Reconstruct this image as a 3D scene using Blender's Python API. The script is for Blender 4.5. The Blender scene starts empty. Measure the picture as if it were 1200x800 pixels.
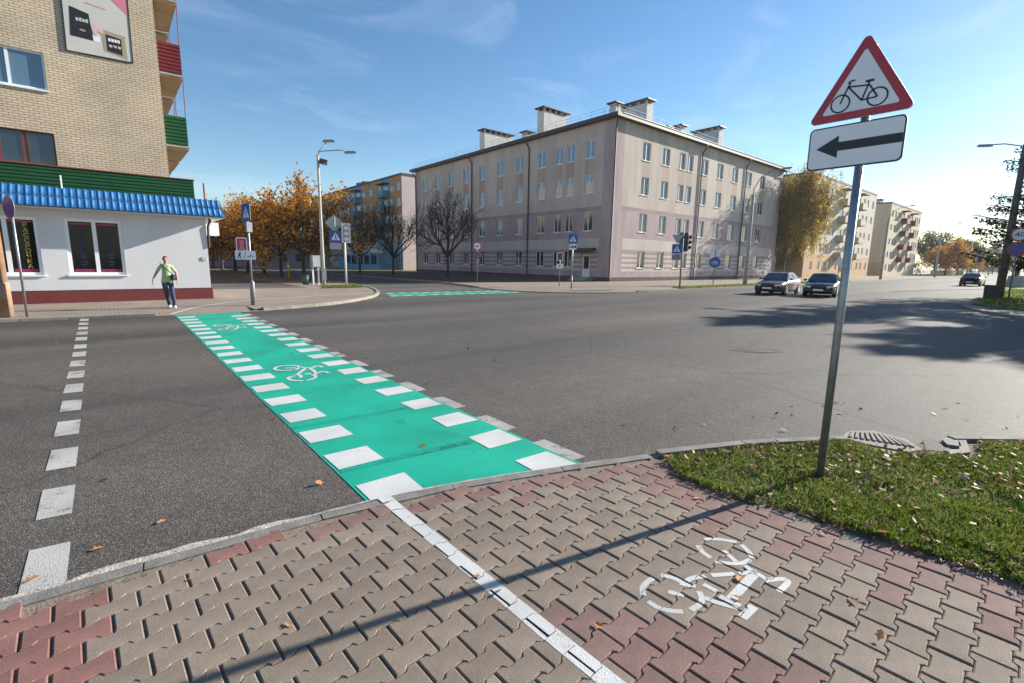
import bpy, bmesh, math, random
import numpy as np
from mathutils import Matrix, Vector
R_ = math.radians
rnd = random.Random(7); NP = np.random.default_rng(7)
scene = bpy.context.scene
COL = scene.collection

# ------------------------------------------------------------------ camera, sky, sun, exposure
CAM_H = 1.8
cam_d = bpy.data.cameras.new('camera'); cam = bpy.data.objects.new('camera', cam_d); COL.objects.link(cam)
cam_d.sensor_width = 36.0; cam_d.lens = 560.0/1200.0*36.0; cam_d.clip_start = 0.05; cam_d.clip_end = 6000
CR = Matrix(((0.768, 0.093, -0.633), (-0.640, 0.135, -0.757), (0.016, 0.986, 0.163)))
_x = Vector((CR[0][0], CR[1][0], CR[2][0])).normalized(); _z = Vector((CR[0][2], CR[1][2], CR[2][2])); _z = (_z - _x*_z.dot(_x)).normalized()
_y = _z.cross(_x)
cam.matrix_world = Matrix(((_x.x, _y.x, _z.x, 0), (_x.y, _y.y, _z.y, 0), (_x.z, _y.z, _z.z, CAM_H), (0, 0, 0, 1)))
scene.camera = cam
SUN_EL, SUN_AZ = 22.0, 12.0            # azimuth: degrees from +X towards -Y
world = bpy.data.worlds.new('World'); scene.world = world; world.use_nodes = True
wn, wl = world.node_tree.nodes, world.node_tree.links
wn.clear()
w_out = wn.new('ShaderNodeOutputWorld'); w_bg = wn.new('ShaderNodeBackground'); w_sky = wn.new('ShaderNodeTexSky')
w_sky.sky_type = 'NISHITA'; w_sky.sun_disc = False
w_sky.sun_elevation = R_(SUN_EL); w_sky.sun_rotation = R_(90+SUN_AZ)
w_sky.air_density = 1.0; w_sky.dust_density = 0.15; w_sky.ozone_density = 1.8
w_bg.inputs['Strength'].default_value = 0.078
# thin cirrus veil, part of the sky itself
w_tc = wn.new('ShaderNodeTexCoord'); w_map = wn.new('ShaderNodeMapping'); w_map.inputs['Scale'].default_value = (1.2, 3.2, 7.0); w_map.inputs['Rotation'].default_value = (0.25, 0.1, 0.5)
w_no = wn.new('ShaderNodeTexNoise'); w_no.inputs['Scale'].default_value = 1.6; w_no.inputs['Detail'].default_value = 8; w_no.inputs['Roughness'].default_value = 0.62; w_no.inputs['Distortion'].default_value = 0.6
w_rp = wn.new('ShaderNodeValToRGB'); w_rp.color_ramp.elements[0].position = 0.52; w_rp.color_ramp.elements[0].color = (0, 0, 0, 1); w_rp.color_ramp.elements[1].position = 0.80; w_rp.color_ramp.elements[1].color = (0.20, 0.20, 0.20, 1)
w_mx = wn.new('ShaderNodeMix'); w_mx.data_type = 'RGBA'; w_mx.inputs['B'].default_value = (7.2, 7.6, 8.2, 1)
wl.new(w_tc.outputs['Generated'], w_map.inputs['Vector']); wl.new(w_map.outputs['Vector'], w_no.inputs['Vector']); wl.new(w_no.outputs['Fac'], w_rp.inputs['Fac'])
wl.new(w_rp.outputs['Color'], w_mx.inputs['Factor']); w_hs = wn.new('ShaderNodeHueSaturation'); w_hs.inputs['Saturation'].default_value = 1.22; wl.new(w_sky.outputs['Color'], w_hs.inputs['Color']); wl.new(w_hs.outputs['Color'], w_mx.inputs['A']); wl.new(w_mx.outputs['Result'], w_bg.inputs['Color']); wl.new(w_bg.outputs['Background'], w_out.inputs['Surface'])
sun_d = bpy.data.lights.new('sun', 'SUN'); sun_d.energy = 5.0; sun_d.angle = R_(0.55); sun_d.color = (1.0, 0.93, 0.82)
sun = bpy.data.objects.new('sun', sun_d); COL.objects.link(sun)
SUN_DIR = Vector((math.cos(R_(SUN_EL))*math.cos(R_(SUN_AZ)), -math.cos(R_(SUN_EL))*math.sin(R_(SUN_AZ)), math.sin(R_(SUN_EL))))
sun.rotation_euler = SUN_DIR.to_track_quat('Z', 'Y').to_euler(); sun.location = (60, -20, 60)
vs = scene.view_settings; vs.view_transform = 'Standard'; vs.look = 'None'; vs.gamma = 1.0; vs.use_curve_mapping = False
vs.exposure = 1.15

# ------------------------------------------------------------------ materials
MATS = {}
def mat(name, col, rough=0.7, var=0.0, scale=8.0, bump=0.0, bscale=None, metal=0.0, spec=0.5, island=0.0, ior=None, stretch=None, col2=None):
    if name in MATS: return MATS[name]
    m = bpy.data.materials.new(name); m.use_nodes = True; MATS[name] = m
    n, l = m.node_tree.nodes, m.node_tree.links
    b = n['Principled BSDF']; b.inputs['Roughness'].default_value = rough; b.inputs['Metallic'].default_value = metal
    b.inputs['Specular IOR Level'].default_value = spec
    if ior: b.inputs['IOR'].default_value = ior
    b.inputs['Base Color'].default_value = (*col, 1)
    tc = n.new('ShaderNodeTexCoord'); mp = n.new('ShaderNodeMapping'); l.new(tc.outputs['Object'], mp.inputs['Vector'])
    if stretch: mp.inputs['Scale'].default_value = stretch
    src = None
    if var > 0 or col2:
        no = n.new('ShaderNodeTexNoise'); no.inputs['Scale'].default_value = scale; no.inputs['Detail'].default_value = 6; no.inputs['Roughness'].default_value = 0.62
        l.new(mp.outputs['Vector'], no.inputs['Vector'])
        rp = n.new('ShaderNodeValToRGB'); l.new(no.outputs['Fac'], rp.inputs['Fac'])
        c2 = col2 or tuple(min(1, c*(1+var)) for c in col); c1 = col if col2 else tuple(c*(1-var) for c in col)
        rp.color_ramp.elements[0].position = 0.32; rp.color_ramp.elements[0].color = (*c1, 1)
        rp.color_ramp.elements[1].position = 0.68; rp.color_ramp.elements[1].color = (*c2, 1)
        src = rp.outputs['Color']
    if island > 0:
        hs = n.new('ShaderNodeHueSaturation'); geo = n.new('ShaderNodeNewGeometry')
        mr = n.new('ShaderNodeMapRange'); mr.inputs['To Min'].default_value = 1-island; mr.inputs['To Max'].default_value = 1+island
        l.new(geo.outputs['Random Per Island'], mr.inputs['Value']); l.new(mr.outputs['Result'], hs.inputs['Value'])
        if src: l.new(src, hs.inputs['Color'])
        else: hs.inputs['Color'].default_value = (*col, 1)
        src = hs.outputs['Color']
    if src: l.new(src, b.inputs['Base Color'])
    if bump > 0:
        nb = n.new('ShaderNodeTexNoise'); nb.inputs['Scale'].default_value = bscale or scale*6; nb.inputs['Detail'].default_value = 4
        l.new(mp.outputs['Vector'], nb.inputs['Vector'])
        bp = n.new('ShaderNodeBump'); bp.inputs['Strength'].default_value = bump; bp.inputs['Distance'].default_value = 0.01
        l.new(nb.outputs['Fac'], bp.inputs['Height']); l.new(bp.outputs['Normal'], b.inputs['Normal'])
    return m
def leaf_mat(name, stops, rough=0.6, trans=0.35):
    if name in MATS: return MATS[name]
    m = bpy.data.materials.new(name); m.use_nodes = True; MATS[name] = m
    n, l = m.node_tree.nodes, m.node_tree.links
    b = n['Principled BSDF']; b.inputs['Roughness'].default_value = rough; b.inputs['Specular IOR Level'].default_value = 0.25
    geo = n.new('ShaderNodeNewGeometry'); rp = n.new('ShaderNodeValToRGB'); l.new(geo.outputs['Random Per Island'], rp.inputs['Fac'])
    el = rp.color_ramp.elements
    el[0].position = stops[0][0]; el[0].color = (*stops[0][1], 1); el[1].position = stops[-1][0]; el[1].color = (*stops[-1][1], 1)
    for p, c in stops[1:-1]: e = el.new(p); e.color = (*c, 1)
    l.new(rp.outputs['Color'], b.inputs['Base Color'])
    if trans > 0:
        t = n.new('ShaderNodeBsdfTranslucent'); l.new(rp.outputs['Color'], t.inputs['Color']); mx = n.new('ShaderNodeMixShader'); mx.inputs['Fac'].default_value = trans
        l.new(b.outputs['BSDF'], mx.inputs[1]); l.new(t.outputs['BSDF'], mx.inputs[2]); l.new(mx.outputs['Shader'], n['Material Output'].inputs['Surface'])
    return m

def asphalt():
    m = bpy.data.materials.new('asphalt'); m.use_nodes = True; MATS['asphalt'] = m
    n, l = m.node_tree.nodes, m.node_tree.links; b = n['Principled BSDF']
    tc = n.new('ShaderNodeTexCoord')
    def noise(scale, det, rough=0.6, st=None, dist=0.0):
        x = n.new('ShaderNodeTexNoise'); x.inputs['Scale'].default_value = scale; x.inputs['Detail'].default_value = det; x.inputs['Roughness'].default_value = rough; x.inputs['Distortion'].default_value = dist
        if st:
            mp = n.new('ShaderNodeMapping'); mp.inputs['Scale'].default_value = st; l.new(tc.outputs['Object'], mp.inputs['Vector']); l.new(mp.outputs['Vector'], x.inputs['Vector'])
        else: l.new(tc.outputs['Object'], x.inputs['Vector'])
        return x.outputs['Fac']
    def ramp(f, p0, c0, p1, c1):
        r = n.new('ShaderNodeValToRGB'); l.new(f, r.inputs['Fac']); e = r.color_ramp.elements
        e[0].position = p0; e[0].color = (*c0, 1); e[1].position = p1; e[1].color = (*c1, 1); return r.outputs['Color']
    def mul(a, c):
        x = n.new('ShaderNodeMix'); x.data_type = 'RGBA'; x.blend_type = 'MULTIPLY'; x.inputs['Factor'].default_value = 1
        l.new(a, x.inputs['A']); l.new(c, x.inputs['B']); return x.outputs['Result']
    # aggregate: stones of mixed greys in dark binder
    vo = n.new('ShaderNodeTexVoronoi'); vo.inputs['Scale'].default_value = 150; l.new(tc.outputs['Object'], vo.inputs['Vector'])
    sep = n.new('ShaderNodeSeparateColor'); l.new(vo.outputs['Color'], sep.inputs['Color'])
    r = n.new('ShaderNodeValToRGB'); l.new(sep.outputs['Red'], r.inputs['Fac']); e = r.color_ramp.elements
    e[0].position = 0.0; e[0].color = (0.036, 0.034, 0.033, 1); e[1].position = 1.0; e[1].color = (0.21, 0.188, 0.166, 1)
    q = e.new(0.55); q.color = (0.066, 0.060, 0.054, 1); q = e.new(0.85); q.color = (0.110, 0.099, 0.088, 1)
    base = r.outputs['Color']
    # worn wheel tracks along the main road, patches, dust
    tracks = ramp(noise(1.0, 3, 0.5, (0.022, 0.30, 1), 0.4), 0.36, (0.72, 0.72, 0.73), 0.62, (1.42, 1.38, 1.33))
    patch = ramp(noise(0.16, 4, 0.6), 0.35, (0.88, 0.88, 0.88), 0.68, (1.18, 1.16, 1.14))
    fine = ramp(noise(3.1, 5, 0.7), 0.3, (0.86, 0.86, 0.86), 0.7, (1.14, 1.14, 1.14))
    ck = n.new('ShaderNodeTexVoronoi'); ck.feature = 'DISTANCE_TO_EDGE'; ck.inputs['Scale'].default_value = 0.16
    cw = n.new('ShaderNodeTexNoise'); cw.inputs['Scale'].default_value = 1.4; cw.inputs['Detail'].default_value = 6; l.new(tc.outputs['Object'], cw.inputs['Vector'])
    cm = n.new('ShaderNodeMix'); cm.data_type = 'VECTOR'; cm.inputs['Factor'].default_value = 0.32; l.new(tc.outputs['Object'], cm.inputs['A']); l.new(cw.outputs['Color'], cm.inputs['B']); l.new(cm.outputs['Result'], ck.inputs['Vector'])
    crack = ramp(ck.outputs['Distance'], 0.0, (0.62, 0.62, 0.62), 0.0035, (1, 1, 1))
    c = mul(mul(mul(mul(base, tracks), patch), fine), crack)
    l.new(c, b.inputs['Base Color'])
    b.inputs['Roughness'].default_value = 0.74; b.inputs['Specular IOR Level'].default_value = 0.36
    bp = n.new('ShaderNodeBump'); bp.inputs['Strength'].default_value = 0.55; bp.inputs['Distance'].default_value = 0.006
    l.new(vo.outputs['Distance'], bp.inputs['Height']); l.new(bp.outputs['Normal'], b.inputs['Normal'])
    return m
def paint_mat(name, col, wear=0.35, wcol=(0.09, 0.085, 0.08), wscale=9.0):
    """road paint: worn through to the asphalt in specks and scuffs"""
    if name in MATS: return MATS[name]
    m = bpy.data.materials.new(name); m.use_nodes = True; MATS[name] = m
    n, l = m.node_tree.nodes, m.node_tree.links; b = n['Principled BSDF']; b.inputs['Roughness'].default_value = 0.6; b.inputs['Specular IOR Level'].default_value = 0.3
    tc = n.new('ShaderNodeTexCoord')
    a = n.new('ShaderNodeTexNoise'); a.inputs['Scale'].default_value = 70; a.inputs['Detail'].default_value = 3
    c = n.new('ShaderNodeTexNoise'); c.inputs['Scale'].default_value = wscale*0.35; c.inputs['Detail'].default_value = 6; c.inputs['Roughness'].default_value = 0.7
    for x in (a, c): l.new(tc.outputs['Object'], x.inputs['Vector'])
    ad = n.new('ShaderNodeMath'); ad.operation = 'MULTIPLY_ADD'; ad.inputs[1].default_value = 0.55; l.new(a.outputs['Fac'], ad.inputs[0]); l.new(c.outputs['Fac'], ad.inputs[2])
    r = n.new('ShaderNodeValToRGB'); l.new(ad.outputs[0], r.inputs['Fac']); e = r.color_ramp.elements
    e[0].position = 0.42+wear*0.55; e[0].color = (*wcol, 1); e[1].position = 0.52+wear*0.55; e[1].color = (*col, 1)
    d = n.new('ShaderNodeTexNoise'); d.inputs['Scale'].default_value = 1.3; d.inputs['Detail'].default_value = 5; l.new(tc.outputs['Object'], d.inputs['Vector'])
    r2 = n.new('ShaderNodeValToRGB'); l.new(d.outputs['Fac'], r2.inputs['Fac']); r2.color_ramp.elements[0].position = 0.3; r2.color_ramp.elements[0].color = (0.72, 0.73, 0.73, 1); r2.color_ramp.elements[1].position = 0.7; r2.color_ramp.elements[1].color = (1.05, 1.05, 1.05, 1)
    mx = n.new('ShaderNodeMix'); mx.data_type = 'RGBA'; mx.blend_type = 'MULTIPLY'; mx.inputs['Factor'].default_value = 1; l.new(r.outputs['Color'], mx.inputs['A']); l.new(r2.outputs['Color'], mx.inputs['B']); l.new(mx.outputs['Result'], b.inputs['Base Color'])
    vo = n.new('ShaderNodeTexVoronoi'); vo.inputs['Scale'].default_value = 115; l.new(tc.outputs['Object'], vo.inputs['Vector'])
    bp = n.new('ShaderNodeBump'); bp.inputs['Strength'].default_value = 0.4; bp.inputs['Distance'].default_value = 0.005; l.new(vo.outputs['Distance'], bp.inputs['Height']); l.new(bp.outputs['Normal'], b.inputs['Normal'])
    return m
def brick_mat(name, c1, c2, cm, bw, bh, mortar, axes='XZ', rough=0.85, offset=0.5):
    if name in MATS: return MATS[name]
    m = bpy.data.materials.new(name); m.use_nodes = True; MATS[name] = m
    n, l = m.node_tree.nodes, m.node_tree.links; b = n['Principled BSDF']; b.inputs['Roughness'].default_value = rough; b.inputs['Specular IOR Level'].default_value = 0.3
    tc = n.new('ShaderNodeTexCoord'); sp = n.new('ShaderNodeSeparateXYZ'); cb = n.new('ShaderNodeCombineXYZ'); l.new(tc.outputs['Object'], sp.inputs['Vector'])
    if axes == 'XZ+Y':
        ad = n.new('ShaderNodeMath'); ad.operation = 'ADD'; l.new(sp.outputs['X'], ad.inputs[0]); l.new(sp.outputs['Y'], ad.inputs[1]); l.new(ad.outputs[0], cb.inputs['X']); l.new(sp.outputs['Z'], cb.inputs['Y'])
    else:
        l.new(sp.outputs[axes[0]], cb.inputs['X']); l.new(sp.outputs[axes[1]], cb.inputs['Y'])
    br = n.new('ShaderNodeTexBrick'); br.inputs['Color1'].default_value = (*c1, 1); br.inputs['Color2'].default_value = (*c2, 1); br.inputs['Mortar'].default_value = (*cm, 1)
    br.inputs['Scale'].default_value = 1; br.inputs['Brick Width'].default_value = bw; br.inputs['Row Height'].default_value = bh; br.inputs['Mortar Size'].default_value = mortar; br.inputs['Mortar Smooth'].default_value = 0.1; br.offset = offset
    l.new(cb.outputs['Vector'], br.inputs['Vector'])
    no = n.new('ShaderNodeTexNoise'); no.inputs['Scale'].default_value = 0.6; no.inputs['Detail'].default_value = 6; l.new(tc.outputs['Object'], no.inputs['Vector'])
    r2 = n.new('ShaderNodeValToRGB'); l.new(no.outputs['Fac'], r2.inputs['Fac']); r2.color_ramp.elements[0].position = 0.3; r2.color_ramp.elements[0].color = (0.8, 0.8, 0.8, 1); r2.color_ramp.elements[1].position = 0.7; r2.color_ramp.elements[1].color = (1.08, 1.06, 1.04, 1)
    mx = n.new('ShaderNodeMix'); mx.data_type = 'RGBA'; mx.blend_type = 'MULTIPLY'; mx.inputs['Factor'].default_value = 1; l.new(br.outputs['Color'], mx.inputs['A']); l.new(r2.outputs['Color'], mx.inputs['B']); l.new(mx.outputs['Result'], b.inputs['Base Color'])
    bp = n.new('ShaderNodeBump'); bp.inputs['Strength'].default_value = 0.7; bp.inputs['Distance'].default_value = 0.008; bp.invert = True; l.new(br.outputs['Fac'], bp.inputs['Height']); l.new(bp.outputs['Normal'], b.inputs['Normal'])
    return m

def tone_by_block(m, a):
    n, l = m.node_tree.nodes, m.node_tree.links; b = n['Principled BSDF']; src = b.inputs['Base Color'].links[0].from_socket
    oi = n.new('ShaderNodeObjectInfo'); geo = n.new('ShaderNodeNewGeometry'); ad = n.new('ShaderNodeMath'); ad.operation = 'ADD'; l.new(oi.outputs['Random'], ad.inputs[0]); l.new(geo.outputs['Random Per Island'], ad.inputs[1])
    fr = n.new('ShaderNodeMath'); fr.operation = 'FRACT'; l.new(ad.outputs[0], fr.inputs[0]); mr = n.new('ShaderNodeMapRange'); mr.inputs['To Min'].default_value = 1-a; mr.inputs['To Max'].default_value = 1+a; l.new(fr.outputs[0], mr.inputs['Value'])
    sp = n.new('ShaderNodeTexNoise'); sp.inputs['Scale'].default_value = 160; sp.inputs['Detail'].default_value = 2; tc = n.new('ShaderNodeTexCoord'); l.new(tc.outputs['Object'], sp.inputs['Vector']); m2 = n.new('ShaderNodeMapRange'); m2.inputs['From Min'].default_value = .3; m2.inputs['From Max'].default_value = .7; m2.inputs['To Min'].default_value = .72; m2.inputs['To Max'].default_value = 1.28; l.new(sp.outputs['Fac'], m2.inputs['Value'])
    mu = n.new('ShaderNodeMath'); mu.operation = 'MULTIPLY'; l.new(mr.outputs['Result'], mu.inputs[0]); l.new(m2.outputs['Result'], mu.inputs[1])
    hs = n.new('ShaderNodeHueSaturation'); l.new(mu.outputs[0], hs.inputs['Value']); l.new(src, hs.inputs['Color']); l.new(hs.outputs['Color'], b.inputs['Base Color'])
asphalt()
M = lambda k: MATS[k]
mat('concrete', (0.36, 0.34, 0.31), 0.9, 0.22, 3.0, 0.4, 60)
mat('kerb_near', (0.185, 0.175, 0.160), 0.9, 0.28, 5.0, 0.5, 80)
mat('kerb_tan', (0.25, 0.225, 0.195), 0.9, 0.22, 4.0, 0.4, 60)
mat('kerb_grey', (0.27, 0.265, 0.255), 0.9, 0.25, 5.0, 0.4, 70)
mat('tar', (0.035, 0.032, 0.03), 0.8, 0.4, 12.0, 0.8, 50)
mat('mortar', (0.40, 0.36, 0.30), 0.95, 0.35, 16.0, 0.9, 60)
mat('sand', (0.20, 0.155, 0.115), 0.95, 0.4, 20.0, 0.6, 90)
mat('paver_grey', (0.222, 0.176, 0.138), 0.88, 0.16, 5.0, 0.55, 260)
mat('paver_red', (0.215, 0.105, 0.088), 0.88, 0.18, 5.0, 0.55, 260)
mat('paver_mauve', (0.205, 0.122, 0.106), 0.88, 0.18, 5.0, 0.55, 260)
for k_ in ('paver_grey', 'paver_red', 'paver_mauve'): tone_by_block(MATS[k_], 0.13)
mat('soil', (0.085, 0.062, 0.038), 0.95, 0.4, 9.0, 0.8, 60)
mat('turf', (0.075, 0.085, 0.028), 0.95, 0.45, 3.2, 0.8, 40, col2=(0.15, 0.105, 0.06))
mat('far_turf', (0.10, 0.13, 0.035), 0.95, 0.4, 0.8, 0.8, 20, col2=(0.20, 0.19, 0.06))
mat('steel', (0.30, 0.32, 0.34), 0.45, 0.2, 14.0, 0.1, 90, metal=0.75)
mat('steel_dull', (0.22, 0.235, 0.25), 0.5, 0.2, 10, 0.1, 60, metal=0.3)
mat('sign_back', (0.36, 0.39, 0.42), 0.5, 0.1, 6, metal=0.4)
mat('sign_white', (0.78, 0.78, 0.80), 0.4, 0.04, 4)
mat('sign_red', (0.42, 0.022, 0.035), 0.4, 0.06, 4)
mat('sign_black', (0.014, 0.014, 0.016), 0.45)
mat('sign_blue', (0.02, 0.085, 0.36), 0.4, 0.08, 4)
mat('plastic_black', (0.02, 0.02, 0.022), 0.5)
mat('white_paint', (0.76, 0.76, 0.75), 0.5, 0.05, 3)
mat('pvc', (0.80, 0.80, 0.80), 0.35)
mat('stucco_white', (0.62, 0.62, 0.63), 0.9, 0.05, 1.2, 0.25, 90, stretch=(1, 1, 0.22))
mat('plinth_red', (0.15, 0.024, 0.022), 0.7, 0.14, 2.0, 0.2, 60)
mat('awning_blue', (0.020, 0.15, 0.38), 0.5, 0.06, 2.0)
mat('siding_green', (0.008, 0.066, 0.020), 0.42, 0.12, 2.0)
mat('siding_red', (0.125, 0.014, 0.016), 0.42, 0.12, 2.0)
mat('slab', (0.30, 0.225, 0.145), 0.9, 0.2, 1.5, 0.2, 40)
mat('rust', (0.20, 0.06, 0.035), 0.85, 0.3, 4)
mat('pole_rust', (0.27, 0.115, 0.05), 0.85, 0.45, 3.0, 0.4, 20, col2=(0.34, 0.27, 0.20))
mat('glass', (0.02, 0.035, 0.045), 0.04, ior=1.9)
mat('glass_sky', (0.10, 0.17, 0.24), 0.05, ior=2.0)  # blue base colour stands in for the reflected sky
mat('glass_dark', (0.006, 0.006, 0.008), 0.06, ior=1.35)
mat('dark_room', (0.012, 0.010, 0.010), 0.9)
mat('curtain', (0.45, 0.42, 0.38), 0.9, 0.3, 3.0, stretch=(6, 6, 0.3))
mat('mauve', (0.40, 0.315, 0.315), 0.92, 0.15, 0.9, 0.2, 60, stretch=(1, 1, 0.22))
mat('mauve_dark', (0.345, 0.262, 0.262), 0.92, 0.15, 0.55, 0.2, 60, stretch=(1, 1, 0.22))
mat('beige', (0.50, 0.425, 0.375), 0.92, 0.15, 0.9, 0.2, 60, stretch=(1, 1, 0.22))
mat('beige_brown', (0.44, 0.345, 0.275), 0.92, 0.15, 0.55, 0.2, 60, stretch=(1, 1, 0.22))
mat('beige_light', (0.54, 0.475, 0.42), 0.92, 0.12, 0.55, 0.2, 60, stretch=(1, 1, 0.22))
mat('plinth_dark', (0.10, 0.078, 0.072), 0.9, 0.25, 1.0, 0.2, 40)
mat('roof_brown', (0.10, 0.055, 0.045), 0.75, 0.15, 1.0)
mat('eave_brown', (0.030, 0.018, 0.016), 0.5, 0.1, 1.0)
mat('roof_metal', (0.50, 0.50, 0.50), 0.35, 0.1, 1.0, metal=0.3)
mat('pipe_brown', (0.07, 0.028, 0.022), 0.45)
mat('chimney_white', (0.62, 0.60, 0.57), 0.9, 0.14, 1.0, 0.2, 40)
mat('cream', (0.56, 0.50, 0.42), 0.92, 0.1, 0.4, 0.2, 30, stretch=(1, 1, 0.22))
mat('cream_grey', (0.42, 0.41, 0.40), 0.92, 0.12, 0.4)
mat('ochre', (0.52, 0.34, 0.19), 0.92, 0.12, 0.4)
mat('peach', (0.55, 0.45, 0.33), 0.92, 0.1, 0.4, stretch=(1, 1, 0.22))
mat('orange_wall', (0.44, 0.245, 0.12), 0.9, 0.12, 0.4)
mat('blue_wall', (0.12, 0.27, 0.38), 0.8, 0.1, 0.4)
mat('gable_pink', (0.56, 0.49, 0.47), 0.92, 0.08, 0.4)
mat('tower_grey', (0.42, 0.44, 0.47), 0.9, 0.08, 0.2)
mat('dark_red', (0.16, 0.04, 0.04), 0.6)
mat('balcony_tan', (0.50, 0.43, 0.32), 0.8)
mat('bark', (0.055, 0.042, 0.034), 0.95, 0.35, 5.0, 0.6, 25)
mat('bark_grey', (0.12, 0.10, 0.085), 0.95, 0.35, 4.0, 0.6, 25)
mat('pole_concrete', (0.38, 0.37, 0.35), 0.9, 0.2, 2.0, 0.3, 40)
mat('rubber', (0.015, 0.015, 0.016), 0.85)
mat('alloy', (0.45, 0.46, 0.48), 0.35, metal=0.8)
mat('car_brown', (0.13, 0.075, 0.085), 0.25, spec=0.7)
mat('car_green', (0.012, 0.022, 0.024), 0.22, spec=0.7)
mat('car_black', (0.010, 0.010, 0.012), 0.25, spec=0.7)
mat('headlight', (0.75, 0.72, 0.66), 0.15)
mat('amber', (0.65, 0.22, 0.03), 0.3)
mat('tail_red', (0.35, 0.01, 0.012), 0.3)
mat('skin', (0.42, 0.21, 0.145), 0.6, 0.1, 20)
mat('shirt', (0.36, 0.48, 0.24), 0.85, 0.12, 14, 0.3, 40)
mat('shirt_dark', (0.10, 0.22, 0.20), 0.85)
mat('jeans', (0.03, 0.052, 0.10), 0.9, 0.35, 8, 0.3, 60)
mat('shoe', (0.72, 0.70, 0.68), 0.6)
mat('hair', (0.26, 0.16, 0.12), 0.8)
mat('bag_black', (0.015, 0.014, 0.014), 0.6)
mat('poster_red', (0.55, 0.03, 0.06), 0.5)
mat('poster_pink', (0.62, 0.19, 0.27), 0.5)
mat('poster_grey', (0.55, 0.53, 0.49), 0.5, 0.06, 1.0)
mat('poster_skin', (0.62, 0.44, 0.42), 0.5)
mat('poster_gold', (0.36, 0.30, 0.20), 0.5)
mat('text_gold', (0.62, 0.42, 0.08), 0.5)
mat('text_blue', (0.004, 0.022, 0.085), 0.5)
mat('magenta', (0.42, 0.03, 0.12), 0.5)
mat('bin_green', (0.02, 0.075, 0.055), 0.6)
mat('yellow_paint', (0.55, 0.33, 0.03), 0.5)
paint_mat('road_green', (0.010, 0.38, 0.255), 0.27, (0.010, 0.24, 0.17), 5.0)
paint_mat('road_green_worn', (0.008, 0.33, 0.23), 0.42, (0.012, 0.13, 0.10), 5.0)
paint_mat('road_white', (0.60, 0.60, 0.58), 0.2, (0.30, 0.36, 0.32), 9.0)
paint_mat('road_old', (0.42, 0.40, 0.37), 0.36, (0.10, 0.095, 0.09), 9.0)
paint_mat('road_old_left', (0.47, 0.46, 0.43), 0.34, (0.10, 0.095, 0.09), 9.0)
paint_mat('paver_white', (0.58, 0.58, 0.57), 0.22, (0.45, 0.42, 0.38), 12.0)
brick_mat('brick_cream', (0.66, 0.545, 0.40), (0.58, 0.47, 0.335), (0.25, 0.20, 0.155), 0.262, 0.088, 0.011, 'XZ+Y')
brick_mat('far_pavers', (0.30, 0.25, 0.205), (0.265, 0.215, 0.175), (0.15, 0.12, 0.10), 0.22, 0.14, 0.010, 'XY')
leaf_mat('leaf_orange', [(0, (0.24, 0.08, 0.012)), (0.35, (0.42, 0.165, 0.02)), (0.7, (0.54, 0.27, 0.035)), (1, (0.44, 0.29, 0.05))], trans=0.45)
leaf_mat('leaf_dull', [(0, (0.10, 0.055, 0.018)), (0.5, (0.20, 0.11, 0.026)), (1, (0.16, 0.14, 0.035))])
leaf_mat('leaf_birch', [(0, (0.13, 0.14, 0.03)), (0.4, (0.28, 0.20, 0.035)), (1, (0.44, 0.26, 0.05))], trans=0.45)
leaf_mat('leaf_green', [(0, (0.045, 0.07, 0.02)), (0.5, (0.08, 0.10, 0.03)), (1, (0.16, 0.13, 0.04))])
leaf_mat('needle', [(0, (0.012, 0.022, 0.010)), (0.6, (0.028, 0.040, 0.016)), (1, (0.06, 0.045, 0.018))], trans=0.1)
leaf_mat('litter', [(0, (0.08, 0.03, 0.018)), (0.35, (0.20, 0.075, 0.04)), (0.6, (0.26, 0.15, 0.10)), (0.8, (0.46, 0.13, 0.02)), (1, (0.34, 0.25, 0.19))], trans=0.2)
leaf_mat('blade', [(0, (0.05, 0.085, 0.012)), (0.5, (0.12, 0.185, 0.02)), (0.82, (0.17, 0.21, 0.035)), (1, (0.36, 0.27, 0.12))], trans=0.45)
leaf_mat('leaf_single', [(0, (0.50, 0.19, 0.06)), (0.5, (0.56, 0.30, 0.14)), (1, (0.48, 0.33, 0.2))], trans=0.2)

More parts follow.
